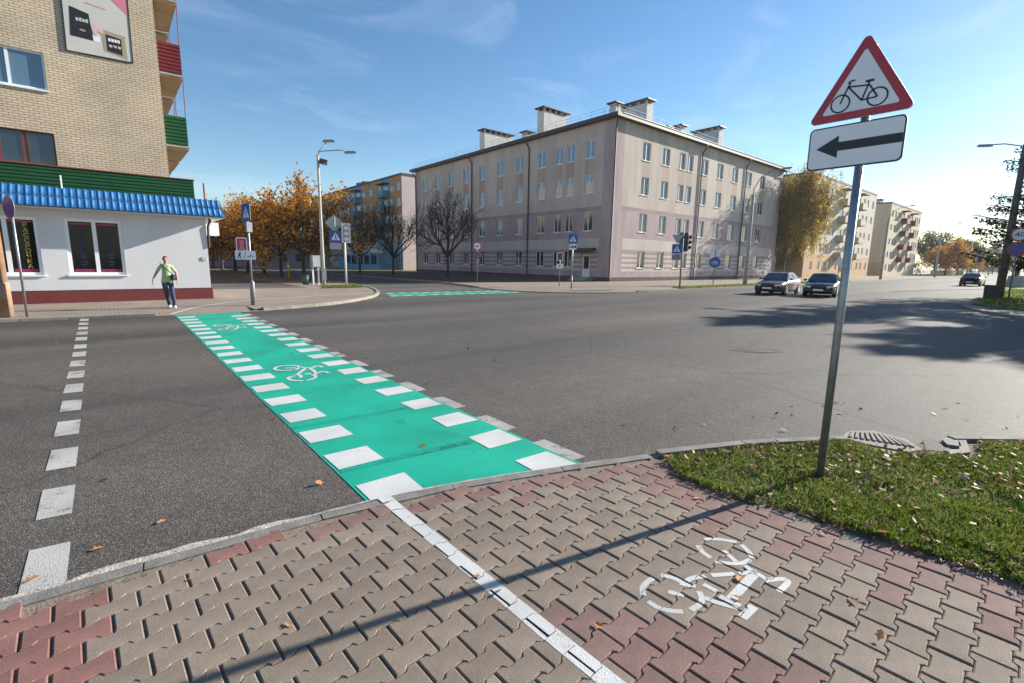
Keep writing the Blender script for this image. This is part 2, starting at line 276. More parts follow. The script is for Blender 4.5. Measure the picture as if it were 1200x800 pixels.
# ------------------------------------------------------------------ helpers
def tag(o, label=None, cat=None, group=None, kind=None):
    if label: o['label'] = label
    if cat: o['category'] = cat
    if group: o['group'] = group
    if kind: o['kind'] = kind
    return o
def link(name, me, parent=None, loc=None, rz=0.0):
    o = bpy.data.objects.new(name, me); COL.objects.link(o)
    if parent: o.parent = parent
    if loc is not None: o.location = loc
    if rz: o.rotation_euler = (0, 0, rz)
    return o
def empty(name, loc=(0, 0, 0), rz=0.0, **k):
    o = link(name, None, None, loc, rz); o.empty_display_size = 0.2; return tag(o, **k)
class MB:
    """collects polygons; build() links them as one mesh object"""
    def __init__(s): s.v = []; s.f = []; s.mi = []; s.m = []
    def _mi(s, m):
        if m not in s.m: s.m.append(m)
        return s.m.index(m)
    def add(s, vs, fs, m):
        b = len(s.v); s.v += [tuple(p) for p in vs]; k = s._mi(m)
        for f in fs: s.f.append([b+i for i in f]); s.mi.append(k)
        return s
    def box(s, c, d, m, rz=0.0, rx=0.0, ry=0.0, taper=1.0):
        hx, hy, hz = d[0]/2, d[1]/2, d[2]/2
        vs = [(-hx, -hy, -hz), (hx, -hy, -hz), (hx, hy, -hz), (-hx, hy, -hz), (-hx*taper, -hy*taper, hz), (hx*taper, -hy*taper, hz), (hx*taper, hy*taper, hz), (-hx*taper, hy*taper, hz)]
        if rz or rx or ry:
            mt = Matrix.Rotation(rz, 3, 'Z') @ Matrix.Rotation(ry, 3, 'Y') @ Matrix.Rotation(rx, 3, 'X'); vs = [mt @ Vector(p) for p in vs]
        vs = [(p[0]+c[0], p[1]+c[1], p[2]+c[2]) for p in vs]
        return s.add(vs, [(0, 3, 2, 1), (4, 5, 6, 7), (0, 1, 5, 4), (1, 2, 6, 5), (2, 3, 7, 6), (3, 0, 4, 7)], m)
    def bx(s, x0, x1, y0, y1, z0, z1, m): return s.box(((x0+x1)/2, (y0+y1)/2, (z0+z1)/2), (x1-x0, y1-y0, z1-z0), m)
    def prism(s, poly, z0, z1, m, mtop=None):
        n = len(poly); a = sum(poly[i][0]*poly[(i+1) % n][1]-poly[(i+1) % n][0]*poly[i][1] for i in range(n))
        if a < 0: poly = poly[::-1]
        vs = [(p[0], p[1], z0) for p in poly]+[(p[0], p[1], z1) for p in poly]
        s.add(vs, [tuple(range(n-1, -1, -1))]+[(i, (i+1) % n, n+(i+1) % n, n+i) for i in range(n)], m)
        s.add([(p[0], p[1], z1) for p in poly], [tuple(range(n))], mtop or m); return s
    def plate(s, poly, t, fr, m, d=0.0):
        """polygon in (u,v) of a frame (origin, u, n): thickness t, offset d along n"""
        o, u, nn = Vector(fr[0]), Vector(fr[1]), Vector(fr[2]); w = Vector((0, 0, 1)) if len(fr) < 4 else Vector(fr[3]); n = len(poly)
        a = sum(poly[i][0]*poly[(i+1) % n][1]-poly[(i+1) % n][0]*poly[i][1] for i in range(n))
        if (a < 0) != (u.cross(w).dot(nn) < 0): poly = poly[::-1]
        vs = [o+u*p[0]+w*p[1]+nn*d for p in poly]+[o+u*p[0]+w*p[1]+nn*(d+t) for p in poly]
        return s.add(vs, [tuple(range(n-1, -1, -1)), tuple(range(n, 2*n))]+[(i, (i+1) % n, n+(i+1) % n, n+i) for i in range(n)], m)
    def tube(s, pts, rad, m, n=8, caps=True):
        pts = [Vector(p) for p in pts]; k = len(pts); rad = rad if hasattr(rad, '__len__') else [rad]*k
        ref = None; vs = []
        for i, p in enumerate(pts):
            t = (pts[min(i+1, k-1)]-pts[max(i-1, 0)]).normalized()
            if ref is None: ref = Vector((1, 0, 0)) if abs(t.x) < 0.8 else Vector((0, 1, 0))
            a = (ref-t*ref.dot(t)).normalized(); b = t.cross(a); ref = a
            for j in range(n):
                q = 2*math.pi*j/n; vs.append(p+(a*math.cos(q)+b*math.sin(q))*rad[i])
        fs = [(i*n+j, i*n+(j+1) % n, (i+1)*n+(j+1) % n, (i+1)*n+j) for i in range(k-1) for j in range(n)]
        if caps: fs += [tuple(range(n-1, -1, -1)), tuple(range((k-1)*n, k*n))]
        return s.add(vs, fs, m)
    def disc(s, c, axis, r, t, m, n=24):
        a = Vector(axis).normalized(); return s.tube([Vector(c), Vector(c)+a*t], r, m, n)
    def ell(s, c, r, m, n=10, k=7):
        vs = [(c[0], c[1], c[2]-r[2])]; fs = []
        for i in range(1, k):
            t = math.pi*i/k
            for j in range(n): q = 2*math.pi*j/n; vs.append((c[0]+r[0]*math.sin(t)*math.cos(q), c[1]+r[1]*math.sin(t)*math.sin(q), c[2]-r[2]*math.cos(t)))
        vs.append((c[0], c[1], c[2]+r[2])); L = len(vs)-1
        for j in range(n):
            fs.append((0, 1+(j+1) % n, 1+j)); fs.append((L, L-n+j, L-n+(j+1) % n))
            for i in range(k-2): fs.append((1+i*n+j, 1+i*n+(j+1) % n, 1+(i+1)*n+(j+1) % n, 1+(i+1)*n+j))
        return s.add(vs, fs, m)
    def mesh(s, name='mesh', smooth=False):
        me = bpy.data.meshes.new(name); me.from_pydata(s.v, [], s.f)
        for m in s.m: me.materials.append(MATS[m])
        me.polygons.foreach_set('material_index', s.mi)
        if smooth: me.polygons.foreach_set('use_smooth', [True]*len(s.f))
        me.update(); return me
    def build(s, name, parent=None, smooth=False, loc=None, rz=0.0): return link(name, s.mesh(name, smooth), parent, loc, rz)
def bevel(o, w=0.01, seg=2):
    b = o.modifiers.new('bevel', 'BEVEL'); b.width = w; b.segments = seg; b.limit_method = 'ANGLE'; b.angle_limit = R_(35); return o
def raw_mesh(name, V, F, mats, mi=None):
    """fast triangle / quad mesh from arrays"""
    V = np.asarray(V, np.float32); F = np.asarray(F, np.int32); me = bpy.data.meshes.new(name); k = F.shape[1]
    me.vertices.add(len(V)); me.vertices.foreach_set('co', V.ravel()); me.loops.add(F.size); me.loops.foreach_set('vertex_index', F.ravel())
    me.polygons.add(len(F)); me.polygons.foreach_set('loop_start', np.arange(0, F.size, k, dtype=np.int32)); me.polygons.foreach_set('loop_total', np.full(len(F), k, np.int32))
    for m in mats: me.materials.append(MATS[m])
    if mi is not None: me.polygons.foreach_set('material_index', np.asarray(mi, np.int32))
    me.update(calc_edges=True); return me
def text_mesh(s, size, m, ext=0.001, align='CENTER'):
    c = bpy.data.curves.new('text', 'FONT'); c.body = s; c.size = size; c.extrude = ext; c.align_x = align; c.align_y = 'CENTER'; c.resolution_u = 2
    o = bpy.data.objects.new('text', c); COL.objects.link(o); dg = bpy.context.evaluated_depsgraph_get(); dg.update()
    me = bpy.data.meshes.new_from_object(o.evaluated_get(dg)); bpy.data.objects.remove(o); me.materials.clear(); me.materials.append(MATS[m]); return me
def put_text(name, s, size, m, fr, uv, parent, d=0.004, ext=0.001):
    """flat lettering on a frame (origin, u, n)"""
    me = text_mesh(s, size, m, ext); u, n = Vector(fr[1]), Vector(fr[2]); w = Vector((0, 0, 1)); o_ = Vector(fr[0])+u*uv[0]+w*uv[1]+n*d
    me.transform(Matrix(((u.x, w.x, n.x, o_.x), (u.y, w.y, n.y, o_.y), (u.z, w.z, n.z, o_.z), (0, 0, 0, 1))))
    return link(name, me, parent)
def child_of(o, parent):
    o.parent = parent; return o
def copy_tree(o, parent=None):
    c = o.copy(); COL.objects.link(c); c.parent = parent
    for ch in list(o.children): copy_tree(ch, c)
    return c
def circ(r, n=24, c=(0, 0), a0=0, a1=360): return [(c[0]+r*math.cos(R_(a0+(a1-a0)*i/n)), c[1]+r*math.sin(R_(a0+(a1-a0)*i/n))) for i in range(n)]
def rrect(w, h, r, n=5):
    out = []
    for cx, cy, a in ((w/2-r, h/2-r, 0), (-w/2+r, h/2-r, 90), (-w/2+r, -h/2+r, 180), (w/2-r, -h/2+r, 270)):
        out += [(cx+r*math.cos(R_(a+90*i/n)), cy+r*math.sin(R_(a+90*i/n))) for i in range(n+1)]
    return out
def rtri(side, r, n=6, inv=False):
    """rounded equilateral triangle centred on its centroid"""
    h = side*math.sqrt(3)/2; P = [(0, 2*h/3), (-side/2, -h/3), (side/2, -h/3)]; out = []
    for i, p in enumerate(P):
        L = math.hypot(*p); c = (p[0]*(1-2*r/L), p[1]*(1-2*r/L)); a = math.degrees(math.atan2(p[1], p[0]))
        out += [(c[0]+r*math.cos(R_(a-60+120*k/n)), c[1]+r*math.sin(R_(a-60+120*k/n))) for k in range(n+1)]
    return [(x, -y) for x, y in out][::-1] if inv else out
def clip(poly, conv):
    """Sutherland-Hodgman: poly against a convex ccw polygon"""
    out = list(poly); n = len(conv)
    for i in range(n):
        a, b = conv[i], conv[(i+1) % n]; inp = out; out = []
        if not inp: return []
        side = lambda p: (b[0]-a[0])*(p[1]-a[1])-(b[1]-a[1])*(p[0]-a[0])
        for j, p in enumerate(inp):
            q = inp[j-1]; sp, sq = side(p), side(q)
            if (sp >= 0) != (sq >= 0): t = sq/(sq-sp); out.append((q[0]+(p[0]-q[0])*t, q[1]+(p[1]-q[1])*t))
            if sp >= 0: out.append(p)
    return out
def ccw(p):
    a = sum(p[i][0]*p[(i+1) % len(p)][1]-p[(i+1) % len(p)][0]*p[i][1] for i in range(len(p))); return p if a > 0 else p[::-1]
def chaikin(P, n=2):
    for _ in range(n):
        Q = [P[0]]
        for a, b in zip(P, P[1:]): Q += [(a[0]*.75+b[0]*.25, a[1]*.75+b[1]*.25), (a[0]*.25+b[0]*.75, a[1]*.25+b[1]*.75)]
        P = Q+[P[-1]]
    return P
def ipoly(P, x, y):
    c = False; j = len(P)-1
    for i in range(len(P)):
        if (P[i][1] > y) != (P[j][1] > y) and x < (P[j][0]-P[i][0])*(y-P[i][1])/(P[j][1]-P[i][1])+P[i][0]: c = not c
        j = i
    return c
def resample(P, step):
    out = [P[0]]; acc = 0
    for a, b in zip(P, P[1:]):
        L = math.hypot(b[0]-a[0], b[1]-a[1]); t = step-acc
        while t <= L: out.append((a[0]+(b[0]-a[0])*t/L, a[1]+(b[1]-a[1])*t/L)); t += step
        acc = (acc+L) % step
    if math.hypot(out[-1][0]-P[-1][0], out[-1][1]-P[-1][1]) > step*0.2: out.append(P[-1])
    return out

# ------------------------------------------------------------------ ground, road, blocks, kerbs
g = MB(); g.add([(-3000, -3000, -0.06), (3000, -3000, -0.06), (3000, 3000, -0.06), (-3000, 3000, -0.06)], [(0, 1, 2, 3)], 'far_turf'); tag(g.build('ground'), kind='structure')
g = MB(); g.add([(-120, -90, 0), (1500, -90, 0), (1500, 170, 0), (-120, 170, 0)], [(0, 1, 2, 3)], 'asphalt'); road = tag(g.build('road'), kind='structure')

K_SW = chaikin([(-60, 3.6), (-3, 3.46), (-0.6, 3.40), (0.12, 3.36), (0.58, 3.32), (1.32, 3.26), (1.77, 3.17), (2.49, 2.96), (3.14, 2.72), (3.86, 2.46), (4.29, 2.30), (5.09, 1.91), (5.9, 1.38), (6.8, 0.69), (7.5, 0.10), (8.7, -1.3), (9.6, -3.2), (10, -6), (10, -60)], 1)
K_NW = chaikin([(-100, 18.9), (-2.4, 18.45), (1.3, 17.98), (3.15, 17.98), (5.17, 18.40), (7.08, 19.30), (9.3, 21.4), (10.6, 23.4), (11.8, 26.0), (12.9, 30), (13.4, 36), (13.4, 160)], 1)
K_NE = chaikin([(21, 160), (21, 36), (20.2, 30), (19.2, 26), (18.9, 24), (19.5, 21.6), (21.6, 19.3), (25, 18.35), (31, 18.25), (1500, 19.0)], 1)
K_SE = chaikin([(1500, 5.0), (70, 5.0), (45, 4.4), (33.5, 4.1), (30.2, 3.5), (27, 2.2), (25.2, 0.4), (24.6, -3), (24.4, -80)], 1)
def offset(P, d):
    out = []
    for i, p in enumerate(P):
        a, b = P[max(i-1, 0)], P[min(i+1, len(P)-1)]; L = math.hypot(b[0]-a[0], b[1]-a[1]) or 1
        out.append((p[0]-(b[1]-a[1])/L*d, p[1]+(b[0]-a[0])/L*d))
    return out
def kerb(name, P, side, ztop, near, step=1.0, w=0.15, mt='kerb_grey', skip=None):
    """kerb stones one by one where `near` holds, the far run as one plain strip"""
    root = empty(name, kind='structure'); rest = MB(); S = resample(P, step); I = offset(S, side*w)
    for i in range(len(S)-1):
        a, b, c, d = S[i], S[i+1], I[i+1], I[i]; mx, my = (a[0]+b[0])/2, (a[1]+b[1])/2; zt = ztop(mx, my)
        gap = 0.004
        lerp = lambda p, q, t: (p[0]+(q[0]-p[0])*t, p[1]+(q[1]-p[1])*t)
        q = [lerp(a, b, gap), lerp(b, a, gap), lerp(c, d, gap), lerp(d, c, gap)]
        if skip and (skip(*a) or skip(*b) or skip(mx, my)):
            for t in range(6):                                   # cut the stone where the drain interrupts the kerb
                qq = [lerp(a, b, t/6), lerp(a, b, (t+1)/6), lerp(d, c, (t+1)/6), lerp(d, c, t/6)]; cx_, cy_ = (qq[0][0]+qq[1][0])/2, (qq[0][1]+qq[1][1])/2
                if not skip(cx_, cy_): m = MB(); m.prism(ccw(qq), -0.05, zt, mt); m.build('kerb_stone', root)
            continue
        if near(mx, my):
            dz = rnd.uniform(-0.004, 0.004); m = MB(); m.prism(ccw(q), -0.05, zt+dz, mt); bevel(m.build('kerb_stone', root), 0.012, 2)
        else: rest.prism(ccw([a, b, c, d]), -0.05, zt, mt)
    if rest.f: tag(rest.build('kerb_run', root), kind='stuff')
    return root
def slab(name, poly, z, m, kind='structure'):
    b = MB(); b.prism(ccw(poly), -0.05, z, 'soil', m); return tag(b.build(name), kind=kind)

# --- our corner: block pavers
I_SW = offset(K_SW, -0.092)
def sw_line(x):                       # y of the inner kerb edge
    for a, b in zip(I_SW, I_SW[1:]):
        if a[0] <= x <= b[0]: return a[1]+(b[1]-a[1])*(x-a[0])/(b[0]-a[0]+1e-9)
    return 3.3
GE = [(3.80, 2.30), (3.58, 2.03), (3.56, 1.61), (3.72, 1.10), (3.80, 0.45), (3.86, 0), (3.98, -1.5), (4.05, -4), (4.05, -60)]
def grass_x(y):
    if y > GE[0][1]: return GE[0][0]
    for a, b in zip(GE, GE[1:]):
        if b[1] <= y <= a[1]: return a[0]+(b[0]-a[0])*(a[1]-y)/(a[1]-b[1])
    return 4.05
kerb('kerb', K_SW, -1, lambda x, y: 0.0205 if x < 3.4 else 0.0205+min(1, (x-3.4)/1.0)*0.04, lambda x, y: -6 < x < 11 and y > -8, 1.0, w=0.095, mt='kerb_near', skip=lambda x, y: 5.83 < x < 6.70)
base_poly = [p for p in I_SW if p[0] < 3.9 and p[1] > 2]+GE+[(-60, -60)]
pav = MB(); pav.prism(ccw(base_poly), -0.05, 0.008, 'sand'); pavement = tag(pav.build('pavement'), kind='structure')
mo = MB(); S = resample([p for p in K_SW if -8 < p[0] < 4.4 and p[1] > 1.9], 0.12); O = [(p[0]+rnd.uniform(-.012, .012), p[1]+0.03+rnd.uniform(0.015, 0.075)*max(0.15, min(1, (1.6-p[0])/1.0))) for p in S]
for i in range(len(S)-1): mo.add([(*S[i], 0.012), (*S[i+1], 0.012), (*O[i+1], 0.004), (*O[i], 0.004)], [(0, 3, 2, 1)], 'mortar')
tag(mo.build('mortar_joint'), kind='structure')

PL, PW, JG, AMP = 0.2215, 0.1402, 0.0055, 0.0105
TH = R_(2.6); ct, st = math.cos(TH), math.sin(TH)
def paver_outline(ins):
    """double-T block seen from above, inset by ins"""
    hx = PL/2-ins-0.0026; h = PW/2-ins+0.0010; f0, f1 = PL*0.215, PL*0.285      # flange, shoulder (from the middle)
    top = [(hx, h+AMP), (f1, h+AMP), (f0, h-AMP), (-f0, h-AMP), (-f1, h+AMP), (-hx, h+AMP)]
    return top+[(-x, -y) for x, y in top]
def paver_parts(ins):
    """the same block as three convex pieces"""
    hx = PL/2-ins-0.0026; h = PW/2-ins+0.0010; f0, f1 = PL*0.215, PL*0.285
    mid = [(f0, -h+AMP), (f0, h-AMP), (-f0, h-AMP), (-f0, -h+AMP)]
    r = [(f0, -h+AMP), (f1, -h-AMP), (hx, -h-AMP), (hx, h+AMP), (f1, h+AMP), (f0, h-AMP)]
    return [ccw(mid), ccw(r), ccw([(-x, -y) for x, y in r])]
TOPZ = 0.020
def paver_arrays():
    t = paver_outline(JG/2+0.0060); s = paver_outline(JG/2); n = 12
    v = [(x, y, 0) for x, y in t]+[(x, y, -0.0048) for x, y in s]+[(x, y, -0.030) for x, y in s]
    f = [tuple(range(n))]+[(n+i, n+(i+1) % n, (i+1) % n, i) for i in range(n)]+[(2*n+i, 2*n+(i+1) % n, n+(i+1) % n, n+i) for i in range(n)]
    return v, f
PV, PF = paver_arrays()
pm = MB(); pm.add(PV, PF, 'paver_grey'); paver_me = pm.mesh('paver')
PAVERS = []
for r in range(-75, 80):
    for k in range(-70, 70):
        u = k*PL+(PL/2 if r % 2 else 0)+0.095; v = r*PW+0.052
        x, y = u*ct-v*st, u*st+v*ct
        if not (-6.5 < x < 4.0 and -4.5 < y): continue
        if y > sw_line(x)-0.035 or x > grass_x(y)+0.06: continue
        dk = sw_line(x)-y; dg = grass_x(y)-x
        col = 'paver_grey'
        if dk < 0.22 and x > 0.95: col = 'paver_mauve' if rnd.random() < 0.85 else 'paver_grey'
        if dk < 0.09 and x <= 0.95: col = 'paver_red'
        if dk < 0.38 and x > 2.2 and rnd.random() < 0.7: col = 'paver_mauve'
        if dg < 0.40: col = 'paver_mauve' if rnd.random() < 0.9 else 'paver_grey'
        if 0.40 <= dg < 0.62 and rnd.random() < 0.22: col = 'paver_mauve'
        if x < -0.16-0.04*(y-2.5) and rnd.random() < 0.94: col = 'paver_red'
        if 1.50 < x < 2.27 and 0.2 < y < 1.50-(x-1.62)*0.78 and y < 1.56: col = 'paver_mauve' if rnd.random() < 0.94 else 'paver_grey'
        PAVERS.append((x, y, TOPZ+rnd.uniform(-0.0022, 0.0022), rnd.uniform(-0.012, 0.012), rnd.uniform(-0.010, 0.010), TH+rnd.uniform(-0.008, 0.008), col))
def cam_px(x, y, z):
    p = cam.matrix_world.inverted() @ Vector((x, y, z))
    if p.z > -0.05: return None
    return (512+560/1200*1024*p.x/-p.z, 341-560/1200*1024*p.y/-p.z, -p.z)
seen = []
for i, p in enumerate(PAVERS):
    q = cam_px(p[0], p[1], 0.02)
    if q and -14 < q[0] < 1038 and 0 < q[1] < 698: seen.append((p[0]**2+p[1]**2, i))
seen.sort(); single = set(i for _, i in seen[:300])
rest = {}
for i, (x, y, z, tx, ty, rz, col) in enumerate(PAVERS):
    if i in single:
        o = link('paver', paver_me, pavement, (x, y, z)); o.rotation_euler = (ty, -tx, rz)
        o.material_slots[0].link = 'OBJECT'; o.material_slots[0].material = MATS[col]
    else: rest.setdefault(col, []).append(i)
rb = MB()
for col, ids in rest.items():
    for i in ids:
        x, y, z, tx, ty, rz, _ = PAVERS[i]; c, s_ = math.cos(rz), math.sin(rz)
        rb.add([(x+a*c-b*s_, y+a*s_+b*c, z+tx*(a*c-b*s_)+ty*(a*s_+b*c)+d) for a, b, d in PV], PF, col)
tag(rb.build('paver_field', pavement), kind='stuff')
def paint_on_pavers(name, polys, parent=None, mt='paver_white', lift=0.0012):
    """paint that lies on the block tops and breaks at the joints"""
    b = MB(); PP = paver_parts(JG/2+0.0005)
    bb = [(min(p[0] for p in q)-.2, max(p[0] for p in q)+.2, min(p[1] for p in q)-.2, max(p[1] for p in q)+.2) for q in polys]
    for (x, y, z, tx, ty, rz, _) in PAVERS:
        for q, e in zip(polys, bb):
            if not (e[0] < x < e[1] and e[2] < y < e[3]): continue
            c, s_ = math.cos(rz), math.sin(rz)
            for part in PP:
                W = [(x+a*c-b_*s_, y+a*s_+b_*c) for a, b_ in part]; r = clip(ccw(q), W)
                if len(r) > 2: b.add([(px, py, z+tx*(px-x)+ty*(py-y)+lift) for px, py in r], [tuple(range(len(r)))], mt)
    o = b.build(name, parent)
    if parent: o['kind'] = 'stuff'
    return o
wl_pts = [(1.450, 3.17), (1.468, 2.4), (1.49, 1.4), (1.515, 0.4), (1.54, -1.0), (1.58, -3.5)]
quads = []
for a, b in zip(wl_pts, wl_pts[1:]):
    n_ = 6
    for i in range(n_):
        p = (a[0]+(b[0]-a[0])*i/n_, a[1]+(b[1]-a[1])*i/n_); q = (a[0]+(b[0]-a[0])*(i+1)/n_, a[1]+(b[1]-a[1])*(i+1)/n_); quads.append([(p[0]-.048, p[1]), (q[0]-.048, q[1]), (q[0]+.048, q[1]), (p[0]+.048, p[1])])
tag(paint_on_pavers('painted_line', quads), 'white line painted across the pavers from the green crossing towards the viewer', 'line')
kp = MB(); kp.add([(1.398, 3.252, .0262), (1.494, 3.236, .0262), (1.500, 3.13, .0262), (1.404, 3.14, .0262)], [(3, 2, 1, 0)], 'paver_white'); tag(kp.build('painted_line'), 'white paint of the line crossing the near kerb stone', 'line')
def ring_polys(c, r0, r1, a0, a1, sx=1, sy=1, n=None):
    n = n or max(2, int(abs(a1-a0)/14)); out = []
    for i in range(n):
        p, q = R_(a0+(a1-a0)*i/n), R_(a0+(a1-a0)*(i+1)/n)
        out.append([(c[0]+sx*r0*math.cos(p), c[1]+sy*r0*math.sin(p)), (c[0]+sx*r1*math.cos(p), c[1]+sy*r1*math.sin(p)), (c[0]+sx*r1*math.cos(q), c[1]+sy*r1*math.sin(q)), (c[0]+sx*r0*math.cos(q), c[1]+sy*r0*math.sin(q))])
    return out
def bar(a, b, w):
    L = math.hypot(b[0]-a[0], b[1]-a[1]); nx, ny = -(b[1]-a[1])/L*w/2, (b[0]-a[0])/L*w/2
    return [(a[0]+nx, a[1]+ny), (b[0]+nx, b[1]+ny), (b[0]-nx, b[1]-ny), (a[0]-nx, a[1]-ny)]
BIKE = [[(2.078, 1.327), (2.118, 1.365), (2.177, 1.382), (2.253, 1.379)], [(2.302, 1.366), (2.342, 1.308), (2.346, 1.231)], [(2.058, 1.285), (2.058, 1.22), (2.091, 1.162), (2.135, 1.124)], [(2.176, 1.105), (2.252, 1.093), (2.305, 1.109), (2.345, 1.153)], [(2.211, 1.259), (2.25, 1.187)], [(2.324, 1.259), (2.372, 1.186)], [(2.373, 1.242), (2.418, 1.239), (2.501, 1.198)], [(2.423, 1.169), (2.423, 1.09)], [(2.535, 1.18), (2.656, 1.101)], [(2.677, 1.084), (2.782, 1.027)], [(2.32, 1.104), (2.352, 1.02), (2.384, 0.955)], [(2.776, 1.103), (2.753, 0.972)], [(2.732, 0.964), (2.842, 0.901), (2.841, 0.869), (2.696, 0.873)], [(2.76, 1.389), (2.711, 1.336), (2.696, 1.269)], [(2.859, 1.397), (2.93, 1.351), (2.993, 1.247)], [(2.991, 1.217), (2.955, 1.153), (2.902, 1.106)], [(2.682, 1.233), (2.733, 1.165), (2.805, 1.117), (2.876, 1.108)], [(2.835, 1.258), (2.784, 1.153)]]
GBIKE = [[(2.158, 8.181), (2.036, 8.215), (1.954, 8.352), (1.954, 8.486), (2.062, 8.628), (2.23, 8.591), (2.331, 8.46), (2.325, 8.34), (2.211, 8.181)], [(2.104, 8.401), (2.254, 8.333)], [(2.089, 7.749), (1.992, 7.715), (1.931, 7.624), (1.967, 7.446), (2.088, 7.357)], [(2.133, 7.344), (2.248, 7.392), (2.324, 7.508), (2.33, 7.609), (2.297, 7.669)], [(2.313, 8.348), (2.452, 8.167)], [(2.388, 8.229), (2.136, 7.823)], [(2.436, 8.162), (2.408, 7.749), (2.34, 7.638)], [(2.456, 8.18), (2.614, 8.299), (2.627, 8.122)], [(2.408, 7.749), (2.547, 7.822), (2.556, 7.627)], [(2.114, 7.838), (2.163, 7.696), (2.1, 7.568)], [(2.226, 7.757), (2.334, 7.788)]]
def stroke_polys(P, w, smooth=1):
    """brush strokes: mitred quads along a rounded line"""
    if len(P) > 2: P = chaikin(P, smooth)
    A, B = offset(P, w/2), offset(P, -w/2); return [[A[i], A[i+1], B[i+1], B[i]] for i in range(len(P)-1)]
bike_st = [q for P_ in BIKE for q in stroke_polys(P_, .033)]+stroke_polys([(2.417, 1.012), (2.739, 1.026)], .052)+stroke_polys([(2.335, 0.909), (2.467, 0.907)], .046)+stroke_polys([(2.402, 1.064), (2.419, 0.955)], .034)
psym = empty('painted_bicycle', (0, 0, 0), label='white stencilled bicycle symbol painted on the pavers beside the grass', cat='bicycle symbol')
paint_on_pavers('rear_wheel', [q for P_ in BIKE[:4] for q in stroke_polys(P_, .033)], psym); paint_on_pavers('front_wheel', [q for P_ in BIKE[13:17] for q in stroke_polys(P_, .033)], psym)
paint_on_pavers('frame', [q for P_ in BIKE[4:12]+BIKE[17:] for q in stroke_polys(P_, .033)]+stroke_polys([(2.417, 1.012), (2.739, 1.026)], .052)+stroke_polys([(2.402, 1.064), (2.419, 0.955)], .034), psym, lift=.0016)
paint_on_pavers('handlebar', stroke_polys(BIKE[12], .033), psym); paint_on_pavers('saddle', stroke_polys([(2.335, 0.909), (2.467, 0.907)], .046), psym)

# --- green cycle crossing
def sheet(name, polys, z, m, parent=None):
    b = MB()
    for q in polys: b.add([(x, y, z) for x, y in ccw(q)], [tuple(range(len(q)))], m)
    return b.build(name, parent)
def exL(y): return 1.335+(y-3.2)*0.006
def exR(y): return 3.135+(y-3.2)*0.005
cross = empty('cycle_crossing', (0, 0, 0), label='bright green cycle crossing with white block edges across the near road', cat='crossing')
ge = [(x, sw_line(x)+0.094) for x in (1.335, 1.6, 1.9, 2.2, 2.5, 2.8, 3.0, 3.16)]
sheet('green_surface', [ge+[(exR(8), 8), (exR(18), 17.95), (exL(18), 17.98), (exL(8), 8)]], 0.004, 'road_green', cross)
y = 3.175; k = 0
while y < 17.6:
    for x0, x1, yo in ((exL(y)+0.035, exL(y)+0.445, 0.0), (exR(y)-0.435, exR(y)-0.035, -0.43+0.02)):
        yy = y+yo; j = lambda: rnd.uniform(-.012, .012)
        q = [(x0+j(), yy+j()), (x1+j(), yy+j()), (x1+j(), yy+0.385+j()), (x0+j(), yy+0.385+j())]
        if yy > 2.6: sheet('white_block', [q], 0.008, 'road_white', cross)
    y += 0.77; k += 1
for dy in (0.0, 6.25): sheet('bicycle_symbol', [[(x+dy*.006, y+dy) for x, y in q] for P_ in GBIKE for q in stroke_polys(P_, .055)], 0.0085, 'road_white', cross)
for ya_, yb_2, w_ in ((3.93, 3.80, .10), (5.29, 5.22, .09)): sheet('tyre_mark', [stroke_polys([(1.37, ya_), (2.72, yb_2)], w_)[0]], 0.0062, 'road_green_worn', cross)
old = empty('faded_crossing_line', (0, 0, 0), label='row of faded grey blocks along the right edge of the green crossing', cat='road marking')
y = 2.83
while y < 17.5:
    x0 = exR(y)+0.004; x1 = exR(y)+0.165; sheet('faded_block', [[(x0, y+rnd.uniform(-.02, .02)), (x1, y), (x1+.005, y+0.565), (x0, y+0.57)]], 0.0042, 'road_old', old); y += 1.0
dash = empty('dashed_crossing_line', (0, 0, 0), label='dashed line of worn white blocks left of the green crossing', cat='road marking')
y = 3.39
while y < 18.3:
    xo = -0.44-(y-3.4)*0.016; sheet('dash_block', [[(xo-.095+rnd.uniform(-.006, .006), y), (xo+.095, y-.02), (xo+.092, y+.545), (xo-.098, y+.57)]], 0.004, 'road_old_left', dash); y += 1.02
c2 = empty('cycle_crossing', (0, 0, 0), label='far green cycle crossing with white block edges over the side street', cat='crossing')
sheet('green_surface', [[(10.7, 22.25), (19.2, 21.75), (19.0, 23.75), (11.5, 24.6)]], 0.004, 'road_green', c2)
for i in range(11):
    t = i/11
    for y0, y1, xa, xb in ((22.28, 21.78, 10.75, 19.2), (24.2, 23.35, 11.5, 19.0)):
        x = xa+(xb-xa)*t; yy = y0+(y1-y0)*t; sheet('white_block', [[(x, yy), (x+.42, yy-.025), (x+.42, yy+.375), (x, yy+.4)]], 0.008, 'road_white', c2)
sd = empty('side_street_dashes', (0, 0, 0), label='short white dashes on the road in the tree shadow at right', cat='road marking')
for (x, y) in ((18.7, 4.8), (24.7, 3.95), (24.9, 2.5), (21.7, 4.4)): sheet('dash_block', [[(x-.09, y-.32), (x+.09, y-.32), (x+.09, y+.32), (x-.09, y+.32)]], 0.004, 'road_old_left', sd)

